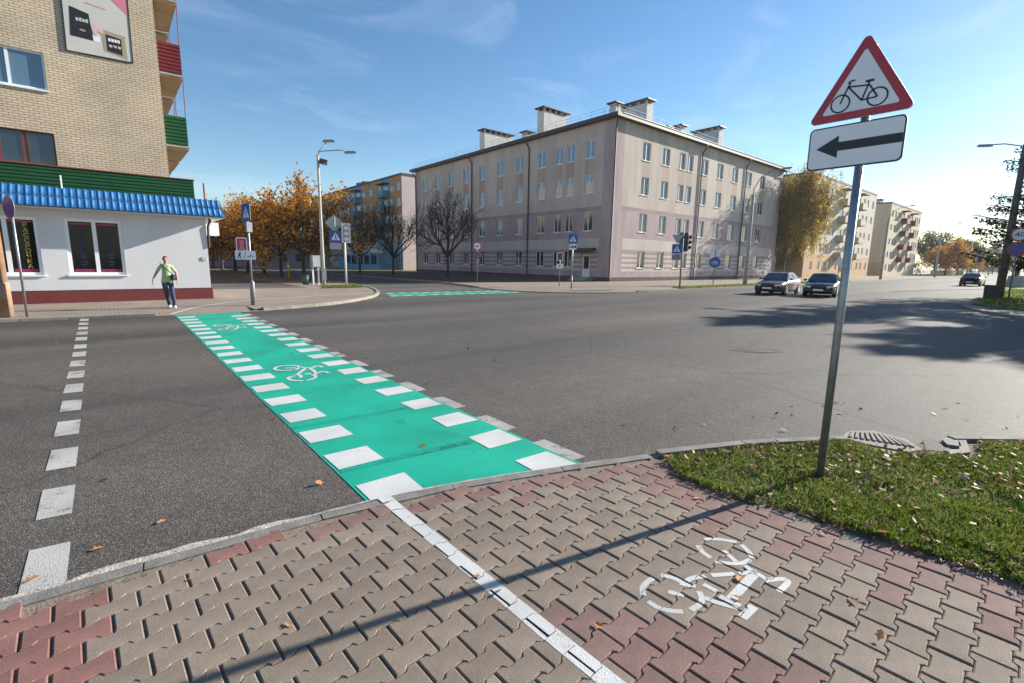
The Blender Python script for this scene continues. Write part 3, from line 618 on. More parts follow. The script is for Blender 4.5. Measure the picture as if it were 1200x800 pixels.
# --- the other blocks
ZNW = 0.07
kerb('kerb', K_NW, 1, lambda x, y: (0.014 if 0.9 < x < 3.6 else 0.075 if x < 4.2 else 0.12), lambda x, y: -14 < x < 14 and y < 34, 1.0, mt='kerb_tan')
I = offset(K_NW, 0.15)
ramp = [(0.9, 17.9+0.26), (3.7, 17.9+0.26), (3.7, 19.6), (0.9, 19.6)]
lft = [p for p in I if p[0] < 0.9]; rgt = [p for p in I if p[0] > 3.7]
slab('pavement_shop_side', lft+[(0.9, 18.2), (0.9, 19.6), (3.7, 19.6), (3.7, 18.2)]+rgt+[(-100, 160)], ZNW, 'far_pavers')
b = MB(); b.add([(0.9, 18.15, 0.012), (3.7, 18.12, 0.012), (3.7, 19.6, ZNW), (0.9, 19.6, ZNW)], [(0, 1, 2, 3)], 'far_pavers'); tag(b.build('kerb_ramp'), kind='structure')
fl = chaikin([(1.36, 18.30), (1.75, 19.0), (2.19, 19.76), (3.17, 21.05), (4.56, 22.1), (7.36, 23.3), (10.9, 24.5)], 2); A, B = offset(fl, .05), offset(fl, -.05)
b = MB(); zz = lambda p: (0.012+(ZNW-0.012)*min(1, max(0, (p[1]-18.15)/1.45)) if p[0] < 3.7 else ZNW)+0.006
for i in range(len(fl)-1): b.add([(*A[i], zz(A[i])), (*B[i], zz(B[i])), (*B[i+1], zz(B[i+1])), (*A[i+1], zz(A[i+1]))], [(0, 1, 2, 3)], 'road_white')
tag(b.build('painted_line'), 'thin white line curving over the pavement past the pedestrian crossing sign', 'line')
slab('street_verge', [(9.6, 40), (13.2, 38.5), (13.2, 130), (9.6, 130)], 0.085, 'turf')
slab('corner_verge', [(9.6, 29.0), (12.2, 29.2), (13.0, 31.5), (10.4, 31.6)], 0.085, 'turf')
slab('service_lane', [(3.6, 30.5), (9.2, 30.5), (9.2, 120), (3.6, 120)], 0.0745, 'asphalt')
kerb('kerb', K_NE, 1, lambda x, y: 0.05 if (x < 26 and y < 27) else 0.12, lambda x, y: x < 62 and y < 40, 1.0, mt='kerb_tan')
I = offset(K_NE, 0.15); slab('pavement_corner_building', I+[(1500, 160)], 0.06, 'far_pavers')
slab('road_verge', [(32, 18.55), (60, 18.5), (400, 18.9), (400, 21.2), (60, 20.9), (33, 20.4)], 0.10, 'far_turf')
slab('side_verge', [(22.2, 33), (37.0, 31.5), (37.0, 74), (22.2, 74)], 0.075, 'soil')
slab('back_lawn', [(21.5, 74.5), (60, 74.5), (60, 78), (21.5, 78)], 0.10, 'far_turf')
kerb('kerb', K_SE, 1, lambda x, y: 0.10, lambda x, y: x < 46 and y > -10, 1.0, mt='kerb_tan')
I = offset(K_SE, 0.15); slab('pavement_spruce_side', I+[(1500, -80)], 0.06, 'far_pavers')
slab('spruce_lawn', [(33, 3.6), (45, 4.0), (70, 4.6), (300, 4.6), (300, -60), (28, -60), (28.5, -2), (30, 1.2), (31.5, 2.8)], 0.11, 'far_turf')

# ------------------------------------------------------------------ buildings
def wall_grid(name, fr, ext, ops, fn, parent, reveal=0.16, ucuts=(), zcuts=(), rm='white_paint'):
    """a facade with real openings. fr=(origin,u,n); ext=(u0,u1,z0,z1); ops: (u0,u1,z0,z1); fn(u,z)->material"""
    o, u, n = Vector(fr[0]), Vector(fr[1]), Vector(fr[2]); b = MB()
    U = sorted(set([round(x, 4) for x in list(ext[:2])+[q for p in ops for q in p[:2]]+list(ucuts) if ext[0]-1e-6 <= x <= ext[1]+1e-6]))
    Z = sorted(set([round(x, 4) for x in list(ext[2:])+[q for p in ops for q in p[2:]]+list(zcuts) if ext[2]-1e-6 <= x <= ext[3]+1e-6]))
    flip = u.cross(Vector((0, 0, 1))).dot(n) < 0
    P = lambda a, z, d=0.0: o+u*a+Vector((0, 0, z))+n*d
    for a0, a1 in zip(U, U[1:]):
        for z0, z1 in zip(Z, Z[1:]):
            ca, cz = (a0+a1)/2, (z0+z1)/2
            if any(p[0] < ca < p[1] and p[2] < cz < p[3] for p in ops): continue
            q = [P(a0, z0), P(a1, z0), P(a1, z1), P(a0, z1)]; b.add(q, [(3, 2, 1, 0)] if flip else [(0, 1, 2, 3)], fn(ca, cz))
    for p in ops:
        c = [(p[0], p[2]), (p[1], p[2]), (p[1], p[3]), (p[0], p[3])]
        for i in range(4):
            (a, z), (a2, z2) = c[i], c[(i+1) % 4]; q = [P(a, z), P(a2, z2), P(a2, z2, -reveal), P(a, z, -reveal)]; b.add(q, [(0, 1, 2, 3)] if flip else [(3, 2, 1, 0)], rm if not callable(rm) else rm(a, z))
    return b.build(name, parent)
WIN_CACHE = {}
def window(fr, op, parent, glass='glass', split=0.5, depth=0.13, fw=0.07, sill=True, frame='pvc', behind=True, bmat='dark_room', name='window', rail=None, opened=False):
    """a window thing-part: frame mesh with child pane(s) and sill; mesh data shared by size"""
    o, u, n = Vector(fr[0]), Vector(fr[1]), Vector(fr[2]); w, h = round(op[1]-op[0], 2), round(op[3]-op[2], 2)
    key = (w, h, tuple(round(c, 3) for c in u), glass, split, depth, fw, sill, frame, bmat, rail)
    if key not in WIN_CACHE:
        F = (Vector((0, 0, 0)), u, n); f = MB()
        for x0, x1, z0, z1 in ((-w/2, w/2, 0, fw), (-w/2, w/2, h-fw, h), (-w/2, -w/2+fw, fw, h-fw), (w/2-fw, w/2, fw, h-fw)): f.plate([(x0, z0), (x1, z0), (x1, z1), (x0, z1)], 0.05, F, frame)
        xs = [-w/2+fw]
        for s in ((split,) if isinstance(split, float) else (split or ())): 
            x = -w/2+w*s; f.plate([(x-fw*.6, fw), (x+fw*.6, fw), (x+fw*.6, h-fw), (x-fw*.6, h-fw)], 0.052, F, frame); xs += [x-fw*.6, x+fw*.6]
        if rail: f.plate([(-w/2+fw, h*rail-fw*.4), (w/2-fw, h*rail-fw*.4), (w/2-fw, h*rail+fw*.4), (-w/2+fw, h*rail+fw*.4)], 0.051, F, frame)
        xs.append(w/2-fw); panes = []
        for a, b_ in zip(xs[0::2], xs[1::2]):
            p = MB(); p.plate([(a, fw), (b_, fw), (b_, h-fw), (a, h-fw)], 0.008, F, glass, 0.015); panes.append(p.mesh('pane'))
        s = None
        if sill: s_ = MB(); s_.plate([(-w/2-.06, -.05), (w/2+.06, -.05), (w/2+.06, 0.004), (-w/2-.06, 0.004)], depth+0.06, F, 'pvc', 0.0); s = s_.mesh('sill')
        WIN_CACHE[key] = (f.mesh('window'), panes, s)
    f, panes, s = WIN_CACHE[key]; loc = o+u*((op[0]+op[1])/2)+Vector((0, 0, op[2]))-n*depth
    wo = link(name, f, parent, loc)
    for p in panes: link('pane', p, wo)
    if s: link('sill', s, wo)
    return wo

# --- pinkish four-storey corner building
CX, CY = 37.6, 30.2; LY, RX, HT = 38.6, 38.1, 15.25
cb = empty('corner_building', (0, 0, 0), label='four-storey mauve and beige office building with brown eaves on the corner', cat='building')
rows = [(1.38, 3.12), (5.03, 6.92), (8.72, 10.5), (12.07, 13.82)]
lw = [(33.3, 1.22), (35.95, 1.15), (37.6, 1.05), (40.3, 1.26), (44.0, 1.26), (47.65, 1.2), (51.35, 1.2), (55.0, 1.2), (58.6, 1.2), (62.3, 1.2), (65.9, 1.2)]
rw = [(42.6, 1.3), (46.1, 1.3), (49.2, 1.15), (50.85, 1.15), (54.0, 1.4), (57.6, 1.4), (61.4, 1.5), (65.2, 1.5), (69.3, 1.5), (73.0, 1.4)]
def face_ops(ws, base, skip):
    return [(c-w/2-base, c+w/2-base, z0, z1) for i, (c, w) in enumerate(ws) for j, (z0, z1) in enumerate(rows) if (i, j) not in skip]
def cb_mat(L, ops_c, band_end, strips):
    def fn(a, z):
        if z < 0.46: return 'plinth_dark'
        if a < 1.35 or a > L-1.6: return 'mauve'
        if z > 7.75: 
            near = any(abs(a-c) < w/2+0.001 for c, w in ops_c)
            if near and (10.5 < z < 12.07): return 'beige_brown'
            if 7.75 < z < 8.72: return 'beige'
            if any(s0 < a < s1 for s0, s1 in strips): return 'beige_light'
            return 'beige' if z > 8.72 else 'mauve'
        if z > 7.02: return 'mauve_dark' if z < 7.38 else 'beige'
        if z > 4.32: return 'mauve'
        if z > 3.22: return 'beige_light' if band_end < a < L-1.8 else 'mauve'
        if 1.05 < z < 3.0 and band_end < a < L-2.2:
            k = int((z-1.05)/0.245); return 'beige_light' if k % 2 == 0 else 'mauve_dark'
        return 'mauve'
    return fn
stripes = [1.05+0.245*i for i in range(9)]+[0.46, 3.22, 4.32, 7.02, 7.38, 7.75]
frL = ((CX, CY, 0), (0, 1, 0), (-1, 0, 0)); frR = ((CX, CY, 0), (1, 0, 0), (0, -1, 0))
opsL = face_ops(lw, CY, {(0, 0)}); opsR = face_ops(rw, CX, {(9, 1), (9, 2), (9, 3), (9, 0)})
door_op = (32.75-CY, 33.85-CY, 0.42, 2.75)
lc = [(c-CY, w) for c, w in lw]; rc = [(c-CX, w) for c, w in rw]
stL = [(c[0]+.75, c[0]+2.4) for c in lc[3:9:2]]; stR = [(c[0]+.8, c[0]+2.6) for c in rc[4:8:2]]
wall_grid('wall', frL, (0, LY, 0, HT), opsL+[door_op], cb_mat(LY, lc, 1.55, stL), cb, 0.17, [1.35, 1.55, LY-1.6, LY-1.8, LY-2.2]+[x for s in stL for x in s], stripes, rm=lambda a, z: 'beige_light' if z > 7.5 else 'mauve')
wall_grid('wall', frR, (0, RX, 0, HT), opsR, cb_mat(RX, rc, 1.8, stR), cb, 0.17, [1.35, 1.8, RX-1.6, RX-1.8, RX-2.2]+[x for s in stR for x in s], stripes, rm=lambda a, z: 'beige_light' if z > 7.5 else 'mauve')
b = MB(); b.add([(CX, CY+LY, 0), (CX+13, CY+LY, 0), (CX+13, CY+LY, HT), (CX, CY+LY, HT)], [(3, 2, 1, 0)], 'mauve'); b.add([(CX+RX, CY, 0), (CX+RX, CY+13, 0), (CX+RX, CY+13, HT), (CX+RX, CY, HT)], [(0, 1, 2, 3)], 'mauve')
b.add([(CX+13, CY+LY, 0), (CX+13, CY+13, 0), (CX+13, CY+13, HT), (CX+13, CY+LY, HT)], [(0, 1, 2, 3)], 'mauve'); b.add([(CX+13, CY+13, 0), (CX+RX, CY+13, 0), (CX+RX, CY+13, HT), (CX+13, CY+13, HT)], [(3, 2, 1, 0)], 'mauve')
b.build('back_wall', cb)
for op in opsL: window(frL, op, cb, 'glass_sky' if op[2] > 8 else 'glass', 0.5, 0.15, 0.075)
for op in opsR: window(frR, op, cb, 'glass', 0.5 if op[1]-op[0] > 1.2 else 0.36, 0.15, 0.075)
# roof with eaves: hips round an L plan
b = MB(); ov = 0.62; zr = HT+0.30; zt = HT+2.6; dw = 6.5
x0, y0, x1, y1, xi, yi = CX-ov, CY-ov, CX+RX+ov, CY+LY+ov, CX+13+ov, CY+13+ov; mx_, my_ = CX+dw, CY+dw
V = [(x0, y0, zr), (x1, y0, zr), (x1, yi, zr), (xi, yi, zr), (xi, y1, zr), (x0, y1, zr), (mx_, my_, zt), (x1-5, my_, zt), (mx_, y1-5, zt)]
b.add(V, [(0, 1, 7, 6), (1, 2, 7), (2, 3, 6, 7), (3, 4, 8, 6), (4, 5, 8), (5, 0, 6, 8)], 'roof_brown'); roof = b.build('roof', cb)
b = MB(); poly = [(x0, y0), (x1, y0), (x1, yi), (xi, yi), (xi, y1), (x0, y1)]
n_ = 6; vs = [(p[0], p[1], HT-0.02) for p in poly]+[(p[0], p[1], zr+0.03) for p in poly]; b.add(vs, [tuple(range(5, -1, -1))]+[(i, (i+1) % n_, n_+(i+1) % n_, n_+i) for i in range(n_)], 'eave_brown'); b.build('eaves', roof)
b = MB(); b.bx(CX+0.2, x1, y0-0.05, y0-0.005, zr+0.02, zr+0.06, 'roof_metal'); b.build('gutter', roof)  # pale strip on this eave only, painting its sunlit edge
# chimneys
def chimney(x0, x1, y0, y1, z0, z1, cap=0.35):
    b = MB(); b.bx(x0, x1, y0, y1, z0, z1-0.45, 'chimney_white')
    n = max(2, int(max(x1-x0, y1-y0)/0.9)); lx = x1-x0 > y1-y0
    for i in range(n+1):
        t = i/n
        for s in (0, 1):
            px = x0+.15+(x1-x0-.3)*t if lx else (x0+.1 if s else x1-.1); py = (y0+.1 if s else y1-.1) if lx else y0+.15+(y1-y0-.3)*t
            b.bx(px-.1, px+.1, py-.08, py+.08, z1-0.45, z1-0.14, 'chimney_white')
    c = b.build('chimney', roof); k = MB(); k.bx(x0-cap, x1+cap, y0-cap, y1+cap, z1-.139, z1-.02, 'eave_brown'); k.bx(x0, x1, y0, y1, z1-.02, z1+.05, 'eave_brown')
    c.name = 'chimney'; child_of(k.build('chimney_cap'), roof)
chimney(39.4, 44.2, 53.3, 54.4, 15.6, 19.0, .25); chimney(39.1, 43.0, 41.7, 42.8, 15.6, 19.1, .25); chimney(45.4, 46.5, 32.5, 36.0, 15.6, 19.15, .25); chimney(61.2, 62.3, 32.7, 36.4, 15.6, 19.3, .25)
for (x, y, w, z) in ((40.0, 32.4, 0.8, 17.5), (53.0, 33.2, 1.0, 17.9), (50.4, 33.2, .7, 17.3), (41.0, 46.6, 1.0, 17.6)): chimney(x-w/2, x+w/2, y-w/2, y+w/2, 15.7, z, 0.22)
# snow-guard rail along the eaves
b = MB()
for a, c in (((x0+.35, y0+.4), (x1-.4, y0+.4)), ((x0+.4, y0+.35), (x0+.4, y1-.4))):
    for h in (.45, .75): b.tube([(*a, zr+h), (*c, zr+h)], 0.012, 'steel_dull', 5)
    L = math.hypot(c[0]-a[0], c[1]-a[1])
    for i in range(int(L/1.6)+1): t = i*1.6/L; b.tube([(a[0]+(c[0]-a[0])*t, a[1]+(c[1]-a[1])*t, zr+.1), (a[0]+(c[0]-a[0])*t, a[1]+(c[1]-a[1])*t, zr+.78)], 0.012, 'steel_dull', 5)
b.build('roof_railing', roof)
# downpipes
for (x, y, dx, dy) in ((CX-.1, 42.3, -1, 0), (CX-.1, 53.5, -1, 0), (CX-.1, CY+LY-.25, -1, 0), (53.15, CY-.1, 0, -1), (64.1, CY-.1, 0, -1), (CX+RX-.2, CY-.1, 0, -1), (CX-.1, CY-.1, -.7, -.7)):
    b = MB(); b.tube([(x+dx*.45, y+dy*.45, HT-.05), (x+dx*.42, y+dy*.42, HT-.3), (x+dx*.02, y+dy*.02, HT-.85), (x, y, HT-1.2), (x, y, 0.35), (x+dx*.15, y+dy*.15, 0.2)], 0.075, 'pipe_brown', 8); b.build('downpipe', cb, True)
# entrance
b = MB(); b.plate([(door_op[0], .42), (door_op[1], .42), (door_op[1], 2.75), (door_op[0], 2.75)], 0.05, frL, 'pvc', -0.13); d = b.build('door', cb)
b = MB(); b.plate([(door_op[0]+.22, 1.25), (door_op[1]-.22, 1.25), (door_op[1]-.22, 2.5), (door_op[0]+.22, 2.5)], 0.012, frL, 'glass_dark', -0.077); b.build('pane', d)
b = MB(); b.tube([(CX+.05, 33.68, 1.4), (CX+.02, 33.68, 1.4), (CX+.02, 33.68, 1.62), (CX+.05, 33.68, 1.62)], .014, 'steel', 6); b.build('handle', d)
b = MB(); b.add([(CX, 32.0, 3.35), (CX-1.3, 32.0, 3.0), (CX-1.3, 34.6, 3.0), (CX, 34.6, 3.35), (CX, 32.0, 3.2), (CX-1.3, 32.0, 2.88), (CX-1.3, 34.6, 2.88), (CX, 34.6, 3.2)], [(0, 1, 2, 3), (7, 6, 5, 4), (0, 4, 5, 1), (1, 5, 6, 2), (2, 6, 7, 3)], 'plastic_black'); b.build('door_canopy', cb)
b = MB()
for i in range(3): b.bx(CX-.5-.3*(3-i), CX-.003, 32.3, 34.4, .03 if i == 0 else .06+.12*i-.004, .06+.12*(i+1), 'concrete')
b.build('door_steps', cb)

# --- brick block of flats with the shop at its foot
bb = empty('brick_apartment_block', (0, 0, 0), label='cream brick apartment block with a white shop front on the left corner', cat='building')
BY, SX, SY = 25.0, 3.25, 23.8
frB = ((0, BY, 0), (1, 0, 0), (0, -1, 0)); frS = ((0, SY, 0), (1, 0, 0), (0, -1, 0))
opB = [(-4.2, -1.1, 7.62, 8.90), (-3.6, -1.1, 5.02, 6.17), (-4.2, -1.1, 11.0, 12.3), (-4.2, -1.1, 13.8, 15.1)]
wall_grid('brick_wall', frB, (-14, 2.27, 4.0, 17.5), opB, lambda a, z: 'brick_cream', bb, 0.14, rm='brick_cream')
b = MB(); b.add([(2.27, BY, 3.5), (2.27, 85, 3.5), (2.27, 85, 17.5), (2.27, BY, 17.5)], [(0, 1, 2, 3)], 'brick_cream'); b.add([(-14, BY, 17.5), (2.27, BY, 17.5), (2.27, 85, 17.5), (-14, 85, 17.5)], [(0, 1, 2, 3)], 'roof_metal')
b.add([(2.27, 85, 0), (-14, 85, 0), (-14, 85, 17.5), (2.27, 85, 17.5)], [(0, 1, 2, 3)], 'brick_cream'); b.build('side_wall', bb)
window(frB, opB[0], bb, 'glass_sky', (0.42, 0.69), 0.12, 0.07); window(frB, opB[1], bb, 'glass', (0.42, 0.66), 0.12, 0.06, frame='dark_red'); window(frB, opB[2], bb, 'glass_sky', (0.42, 0.69), 0.12, 0.07); window(frB, opB[3], bb, 'glass_sky', (0.42, 0.69), 0.12, 0.07)
# shop walls
W = 1.57
opS = [(-1.10, 0.50, 1.08, 3.10), (-3.42, -1.79, 1.08, 3.08), (-6.4, -4.8, 1.08, 3.08)]
wall_grid('shop_wall', frS, (-14, SX, 0.5, 3.85), opS, lambda a, z: 'stucco_white', bb, 0.16, rm='stucco_white')
b = MB(); b.add([(SX, SY, .5), (SX, 60, .5), (SX, 60, 3.85), (SX, SY, 3.85)], [(0, 1, 2, 3)], 'stucco_white'); b.add([(-14, SY, 3.84), (SX, SY, 3.84), (SX, 60, 3.84), (-14, 60, 3.84)], [(0, 1, 2, 3)], 'roof_metal'); b.build('shop_side_wall', bb)
b = MB(); b.bx(-14, SX+.05, SY-.055, SY+.2, 0.0, 0.5, 'plinth_red'); b.bx(SX-.15, SX+.05, SY+.2, 60, 0, .5, 'plinth_red'); b.bx(-14, SX+.03, SY-.04, SY+.1, .5, .53, 'plastic_black'); b.build('plinth', bb)
shopw = []
for op in opS:
    w = window(frS, op, bb, 'glass_dark', 0.5, 0.10, 0.10, name='shop_window'); shopw.append(w)
def local_text(w, fr, op, s, u, zs, size, m):
    for ch, z in zip(s, zs):
        o = put_text('lettering', ch, size, m, fr, (u, z), None, -0.10+0.03); o.data.transform(Matrix.Translation(-w.location)); o.parent = w
def strip(w, fr, op, z0, z1, m, us):
    for u0, u1 in us:
        b = MB(); b.plate([(u0, z0), (u1, z0), (u1, z1), (u0, z1)], 0.004, fr, m, -0.10+0.026); o = b.build('window_strip'); o.data.transform(Matrix.Translation(-w.location)); o.parent = w
for w, op in zip(shopw, opS):
    mid = (op[0]+op[1])/2
    for z0, z1 in ((1.215, 1.285), (2.90, 2.95)): strip(w, frS, op, z0, z1, 'magenta', ((op[0]+.14, mid-.10), (mid+.10, op[1]-.14)))
    for u in ((op[0]+mid)/2, (op[1]+mid)/2):
        for k in range(9): strip(w, frS, op, 1.237, 1.263, 'poster_pink', [(u-.25+k*.055, u-.215+k*.055)])
local_text(shopw[1], frS, opS[1], 'РАССРОЧКА', -2.11, [2.80-.178*i for i in range(9)], 0.205, 'text_gold')
for u in (-0.68, 0.10):
    for i in range(5):
        z = 2.55-.26*i
        for (du, dz, wu, wz) in ((0, .05, .16, .04), (0, -.05, .16, .04), (-.06 if i % 2 else .06, 0, .04, .1)): strip(shopw[0], frS, opS[0], z+dz-wz/2, z+dz+wz/2, 'text_blue', [(u+du-wu/2, u+du+wu/2)])
# blue metal-tile awning: one child per pressed tile
aw = MB(); aw.bx(-14, SX+.45, SY-.62, SY-.001, 3.40, 3.47, 'stucco_white'); awn = aw.build('awning', bb)
tw = 0.187; ax0 = -8.0; ya, za, yb, zb = SY-0.72, 3.42, SY-0.18, 4.12
def tile_mesh(r):
    b = MB(); n = 8; t0, t1 = r/2, (r+1)/2; vs = []
    for t, lift in ((t0, 0.028 if r == 0 else 0.034), (t1, 0.0)):
        for i in range(n+1):
            x = tw*i/n; c = 0.030*max(0, math.cos((i/n-.5)*2*math.pi))**1.5
            vs.append((x, ya+(yb-ya)*t-(lift+c)*.75, za+(zb-za)*t+(lift+c)*.62))
    k = len(vs); vs += [(x, y+.02, z-.016) for x, y, z in vs[:n+1]]
    b.add(vs, [(i, i+1, n+2+i, n+1+i) for i in range(n)]+[(k+i, k+i+1, i+1, i) for i in range(n)], 'awning_blue'); return b.mesh('roof_tile', True)
tms = [tile_mesh(0), tile_mesh(1)]
x = ax0
while x < SX+.36:
    for r in (0, 1): link('roof_tile', tms[r], awn, (x, 0, 0))
    x += tw
b = MB(); xe = SX+.40
b.add([(xe-.03, ya, za), (xe+.24, ya, za), (xe-.03, yb, zb), (xe-.03, ya-.01, za+.03), (xe+.24, ya+.02, za+.03)], [(0, 1, 4, 3), (3, 4, 2), (1, 2, 4)], 'awning_blue')
b.add([(xe+.24, ya, za+.02), (xe+.24, 45, za+.02), (xe-.03, 45, zb), (xe-.03, yb, zb)], [(0, 1, 2, 3)], 'awning_blue'); b.build('awning_end', awn)
b = MB(); b.bx(-14, xe+.2, SY-.70, SY-.012, 3.385, 3.40, 'stucco_white'); b.bx(SX+.002, xe+.2, SY, 45, 3.385, 3.40, 'stucco_white'); b.build('awning_soffit', awn)
# green siding parapet, board by board
gp = MB(); gp.bx(-14, 2.93, SY+.12, SY+.3, 3.86, 4.86, 'siding_green'); gp.bx(2.75, 2.93, SY+.3, 60, 3.86, 4.86, 'siding_green'); par = gp.build('parapet', bb)
n_ = 7
def board(x0, x1, z0, z1, y, m, parent, h=0.03):
    b = MB(); zm = z0+(z1-z0)*.62; q = [(y, z0), (y-h, z0+(z1-z0)*.12), (y-h, zm), (y, z1)]
    b.add([(x0, a, c) for a, c in q]+[(x1, a, c) for a, c in q], [(i, i+4, i+5, i+1) for i in range(3)]+[(0, 1, 2, 3), (7, 6, 5, 4)], m); return b.build('board', parent)
for i in range(n_): board(-14, 2.96, 4.0+i*.122, 4.0+(i+1)*.122, SY+.119, 'siding_green', par)
b = MB(); b.bx(-14, 3.0, SY+.06, SY+.36, 4.862, 4.90, 'rust'); b.build('coping', par)
b = MB(); b.tube([(-1.02, SY-.2, 3.9), (-1.02, SY-.2, 4.55)], .022, 'white_paint', 6); b.build('vent_pipe', bb)
b = MB(); b.tube([(3.36, SY+.5, 3.7), (3.36, SY+.5, 4.85)], .03, 'rust', 6); b.build('flue_pipe', bb)
b = MB(); b.tube([(3.36, SY+.12, 3.42), (3.42, SY+.02, 3.3), (3.32, SY-.02, 3.05), (3.30, SY+.0, 2.2)], .05, 'plastic_black', 8); b.build('drainpipe', bb)
b = MB(); b.bx(3.26, 3.9, SY+1.2, SY+2.0, 2.75, 3.3, 'white_paint'); b.build('wall_box', bb)
b = MB(); b.bx(3.02, 3.18, SY-.03, SY-.001, 1.66, 1.80, 'poster_grey'); b.build('number_plate', bb)
# balconies on the street side, receding
for fi, zf in enumerate((6.55, 9.42, 12.3, 15.2)):
    for bi, y0 in enumerate((25.9, 29.6, 33.3, 37.0, 40.7, 44.4)):
        col = 'siding_red' if (fi+bi) % 2 == 1 else 'siding_green'
        if bi == 0: col = 'siding_green' if fi in (0, 2) else 'siding_red'
        b = MB(); b.bx(2.28, 3.16, y0, y0+3.2, zf-.17, zf, 'slab'); bal = b.build('balcony', bb)
        if bi == 0:
            for i in range(8):
                b = MB(); z0 = zf+.02+i*.142; q = [(y0-.02, z0), (y0-.055, z0+.02), (y0-.055, z0+.09), (y0-.02, z0+.138)]
                b.add([(2.30, a, c) for a, c in q]+[(3.14, a, c) for a, c in q], [(k, k+4, k+5, k+1) for k in range(3)]+[(0, 1, 2, 3), (7, 6, 5, 4)], col); b.build('board', bal)
        b = MB(); b.bx(2.30, 3.14, y0-.02, y0+.01, zf+.02, zf+1.16, col); b.bx(3.10, 3.15, y0+.012, y0+3.2, zf+.02, zf+1.16, col); b.bx(2.30, 3.14, y0+3.17, y0+3.2, zf+.02, zf+1.16, col); b.build('balustrade', bal)
        for yp in (.02, 3.1): b = MB(); b.tube([(3.13, y0+yp, zf+1.16), (3.16, y0+yp, zf+2.71)], .02, 'rust', 5); b.build('balcony_post', bal)
        b = MB(); b.bx(2.30, 3.20, y0-.06, y0, zf-.10, zf-.05, 'sign_back'); b.build('balcony_drip', bal)
# advertising banner on the brick wall
bn = empty('advertising_banner', (0.5, BY, 10.0), label='grey advertising banner with two dark boxes on the brick wall', cat='banner')
frA = ((0, -0.003, 0), (1, 0, 0), (0, -1, 0))
b = MB(); b.plate([(-.94, -.84), (.93, -.78), (.96, 1.55), (-.90, 1.55)], .03, frA, 'poster_grey'); b.build('panel', bn)
b = MB(); b.plate([(-.97, -.87), (.96, -.81), (.96, -.775), (-.97, -.835)], .04, frA, 'plastic_black'); b.plate([(-.985, -.87), (-.945, -.87), (-.905, 1.55), (-.945, 1.55)], .04, frA, 'plastic_black'); b.plate([(.925, -.80), (.965, -.80), (.995, 1.55), (.955, 1.55)], .04, frA, 'plastic_black'); b.build('edge', bn)
b = MB(); b.plate([(-.80, -.30), (-.16, -.32), (-.22, .58), (-.74, .70)], .004, frA, 'sign_black', .0305); b.plate([(-.16, -.32), (.02, -.34), (.0, -.12), (-.17, -.1)], .004, frA, 'pvc', .0305); b.build('dark_box', bn)
b = MB()
for i in range(4): b.plate([(-.60+i*.09, .26), (-.53+i*.09, .25), (-.53+i*.09, .36+.03*(i % 2)), (-.60+i*.09, .36)], .003, frA, 'poster_grey', .035)
b.plate([(-.52, -.06), (-.36, -.07), (-.36, -.01), (-.52, 0)], .003, frA, 'poster_gold', .035); b.build('box_print', bn)
b = MB(); b.plate([(-.20, .22), (-.05, .30), (.16, .10), (.12, -.02), (-.02, .06), (-.06, -.14), (-.14, -.06)], .004, frA, 'poster_skin', .036); b.build('hand_picture', bn)
b = MB(); b.plate([(.12, -.58), (.80, -.74), (.78, .02), (.84, .08), (.16, .16), (.10, -.0)], .004, frA, 'poster_gold', .0305); b.plate([(.22, -.55), (.66, -.62), (.66, -.04), (.22, .02)], .004, frA, 'sign_black', .0355)
for i in range(4): b.plate([(.27+i*.09, -.20), (.34+i*.09, -.21), (.34+i*.09, -.10), (.27+i*.09, -.09)], .003, frA, 'pvc', .040)
for i in range(3): b.plate([(.28+i*.13, -.40+.03*(i % 2)), (.36+i*.13, -.41), (.38+i*.13, -.33), (.28+i*.13, -.31)], .003, frA, 'poster_skin', .040)
b.build('packet_picture', bn)
b = MB(); b.plate([(.35, 1.4), (.93, .88), (.96, 1.54), (.2, 1.54)], .004, frA, 'poster_pink', .0305); b.plate([(-.3, .92), (.3, .86), (.3, .90), (-.3, .96)], .003, frA, 'poster_pink', .0305); b.build('pink_corner', bn)

